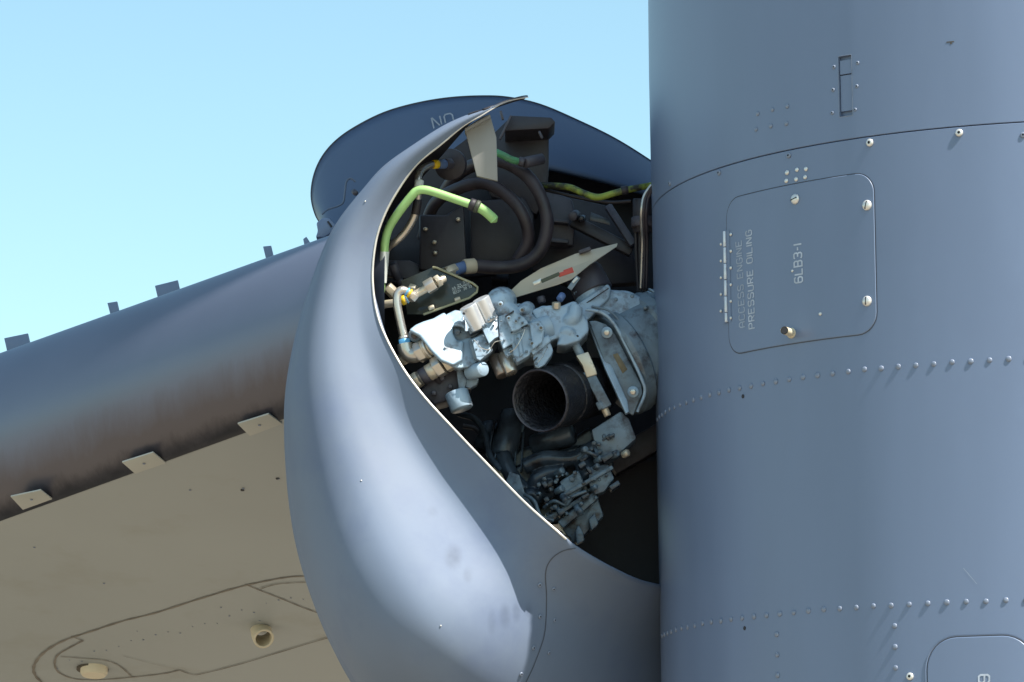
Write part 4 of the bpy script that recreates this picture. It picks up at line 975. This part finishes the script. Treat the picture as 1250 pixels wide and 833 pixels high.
# black duct -------------------------------------------------------------------
du = thing("black_duct", "open black ribbed duct mouth with a rough gritty bore", "duct", P(668, 488, -.13))
da = P(660, 489, -.17); dd = Vector((.50, .82, .26)).normalized()
lathe_prof = [(.0, 33), (-.0, 37), (.02, 38.5), (.10, 38.5), (.12, 36.5), (.30, 36.5), (.32, 38), (.36, 38), (.38, 36), (1, 35)]
u = dd.orthogonal(); vs, fs = [], []; seg = 48
def revolve(name, prof, m, par):
    t = dd; a = Vector((0, 0, 1)) - t * t.z; a.normalize(); b = t.cross(a); vs, fs = [], []
    for s, r in prof:
        for k in range(seg):
            an = 2 * math.pi * k / seg; vs.append(da + t * s + (a * math.cos(an) + b * math.sin(an)) * M(r))
    for i in range(len(prof) - 1):
        for k in range(seg): k2 = (k + 1) % seg; fs.append((i * seg + k, i * seg + k2, (i + 1) * seg + k2, (i + 1) * seg + k))
    return build(name, vs, fs, m, par, 40)
revolve("duct_wall", [(.25, 20), (.10, 26), (.03, 31.5), (.0, 35), (-.003, 37), (.0, 39), (.008, 39.5), (.03, 39.5), (.033, 38), (.08, 38), (.083, 39.5), (.09, 39.5), (.093, 38), (.22, 37), (.25, 34)], "duct_black", du)
revolve("duct_end", [(.249, 20), (.249, .5)], "seam_dark", du)
revolve("duct_lip", [(-.0035, 36.2), (-.006, 37.4), (-.0035, 38.4)], "structure_mid", du)

# lower pump cluster -------------------------------------------------------------
pu = thing("oily_fuel_pump", "oil-blackened blue fuel pump with small castings and bolts at the bottom of the bay", "pump", P(690, 590, -.1))
OI, DI = "engine_oily", "pump_paint"
prism("upper_casting", [(722,525),(758,502),(768,512),(777,535),(760,550),(745,560),(730,560)], -.09, .1, "engine_blue_dirty", pu, 2, 2)
PB = []
PB.append(prism("main_body", [(625,572),(650,560),(700,545),(735,540),(750,565),(742,590),(715,612),(690,640),(665,640),(640,610)], .02, .15, OI, pu, 3, 2))
PB.append(prism("main_body", [(600,560),(640,545),(690,540),(720,520),(740,548),(700,570),(650,580),(620,590)], .05, .12, OI, pu, 4, 2))
PB.append(tube("runner", [(640,570,-.03),(665,560,-.04),(700,560,-.05),(728,545,-.06),(748,536,-.06)], 10, OI, pu))
PB.append(tube("runner", [(650,600,-.03),(655,585,-.04),(668,578,-.04),(690,574,-.05)], 9, OI, pu))
PB.append(tube("runner", [(614,555,.0),(624,580,-.02),(640,600,-.03)], 10, OI, pu))
PB.append(cyl("round_boss", (655,600,-.0), (648,612,-.06), 13, OI, pu, bev=3))
PB.append(cyl("bore_boss", (676,590,-.0), (668,600,-.07), 11, OI, pu, bev=2))
PB.append(cyl("motor_can", (712,560,-.04), (722,586,-.08), 14, DI, pu, bev=2))
PB.append(cyl("motor_can", (690,600,-.06), (706,592,-.09), 10, DI, pu))
fuse("pump_casting", PB, .0022, 4, OI, pu)
prism("gear_cover", [(683,588),(706,574),(714,590),(705,606),(692,612)], -.11, .05, DI, pu, 2, 2)
prism("gear_cover", [(720,570),(742,566),(750,584),(738,600),(726,604),(718,590)], -.11, .05, DI, pu, 2, 2)
beam("clamp_rail", (686,606,-.12), (748,570,-.12), 5, .03, DI, pu, 1); beam("clamp_rail", (664,636,-.10), (716,606,-.10), 6, .03, DI, pu, 1)
prism("lower_bracket", [(682,640),(724,610),(728,602),(737,630),(716,650),(708,660),(700,664)], -.07, .05, DI, pu, 2, 2)
beam("bracket_edge", (684,641,-.10), (728,604,-.10), 10, .03, EB if False else DI, pu, 1.5)
prism("rocker", [(702,650),(706,640),(712,650),(714,660),(704,665)], -.10, .03, EB if False else DI, pu, 2, 2)
prism("rocker", [(718,634),(726,626),(731,640),(722,648)], -.10, .03, DI, pu, 2, 2)
prism("left_bracket", [(616,592),(622,576),(634,580),(640,600),(648,614),(662,636),(680,650),(690,654),(664,640)], -.08, .05, DI, pu, 2, 2)
tube("pump_line", [(664,620,-.10),(676,612,-.12),(690,616,-.12),(700,606,-.13),(716,600,-.13)], 2.2, DI, pu); tube("pump_line", [(706,560,-.10),(716,552,-.12),(728,556,-.12),(726,546,-.1)], 2.2, DI, pu)
tube("pump_line", [(640,604,-.1),(652,612,-.12),(660,630,-.12),(676,636,-.12)], 2.4, DI, pu)
cyl("tan_plug", (760,556,-.09), (767,552,-.10), 4.6, "cadmium", pu, seg=6)
cyl("dark_casting", (628,505,.06), (612,560,.02), 17, OI, pu, bev=3); cyl("dark_casting", (600,520,.10), (590,548,.06), 13, OI, pu, bev=3)
cyl("dark_casting", (650,545,.03), (700,528,.0), 14, OI, pu, bev=2); tube("dark_line", [(560,505,.08),(580,512,.05),(592,530,.03),(598,556,.0),(612,575,-.02)], 4, OI, pu)
for k in range(6): beam("cast_rib", (604 + k * 7, 512 + k * 3, .03), (596 + k * 8, 556 + k * 4, .0), 2.4, .05, OI, pu, .6)
for k in range(85):
    t = rnd.random(); x = 640 + 110 * rnd.random(); y = 662 - (x - 640) * .72 + rnd.uniform(-62, 10)
    if y > 655 or y - 572 > (x - 600) * .93 - 6: continue
    d = rnd.uniform(-.14, -.08); s = rnd.uniform(1.8, 4.6); a = R(-32 + rnd.choice([0, 0, 90]) + rnd.uniform(-6, 6)); l = s * rnd.uniform(1, 2.6)
    q = rnd.random(); m_ = DI if q < .6 else OI
    if q < .35: nut("pump_bolt", (x, y, d + .03), (x - 1.2, y + .6, d - .004), s * .8, m_, pu)
    elif q < .6: cyl("pump_boss", (x, y, d + .02), (x + l * math.cos(a), y + l * math.sin(a), d), s, m_, pu, seg=12)
    else: beam("pump_lug", (x, y, d), (x + l * math.cos(a) * 1.4, y + l * math.sin(a) * 1.4, d), s * 1.6, .05, m_, pu, .9)

# hoses and braid beside the cowling
br = thing("braided_harness", "silver braided wiring harness hanging beside the cowling edge", "wiring harness", P(786, 260, 0))
for k in range(3): tube("braid_strand", [(795 + k * 3, 226, -.0 - k * .01),(786 + k * 3, 240, .0),(783 + k * 3, 258, .0),(783 + k * 3, 275, .02),(784 + k * 3, 300, .05),(782 + k * 3.5, 352, .07)], 1.9, "steel" if k == 0 else "hose_brown", br)
cyl("harness_sleeve", (786,243,.05), (786,284,.06), 14, "structure_dark", br); cyl("harness_clamp", (786,266,.05), (786,278,.05), 16, "structure_mid", br)
for k in range(4): tube("dark_lead", [(776 + k * 5, 282, .06),(777 + k * 4, 320, .07),(779 + k * 3, 356, .08)], 2.2, "rubber", br)
rh = thing("ribbed_hose", "short pale blue ribbed hose end beside the cowling edge", "hose", P(796, 370, 0))
for k in range(7): cyl("rib", (786 + k * 2.0, 372 - k * 3.2 + 6, -.0), (787.2 + k * 2.0, 370.4 - k * 3.2 + 6, -.0), 9 , "engine_blue", rh, seg=16, bev=.6)
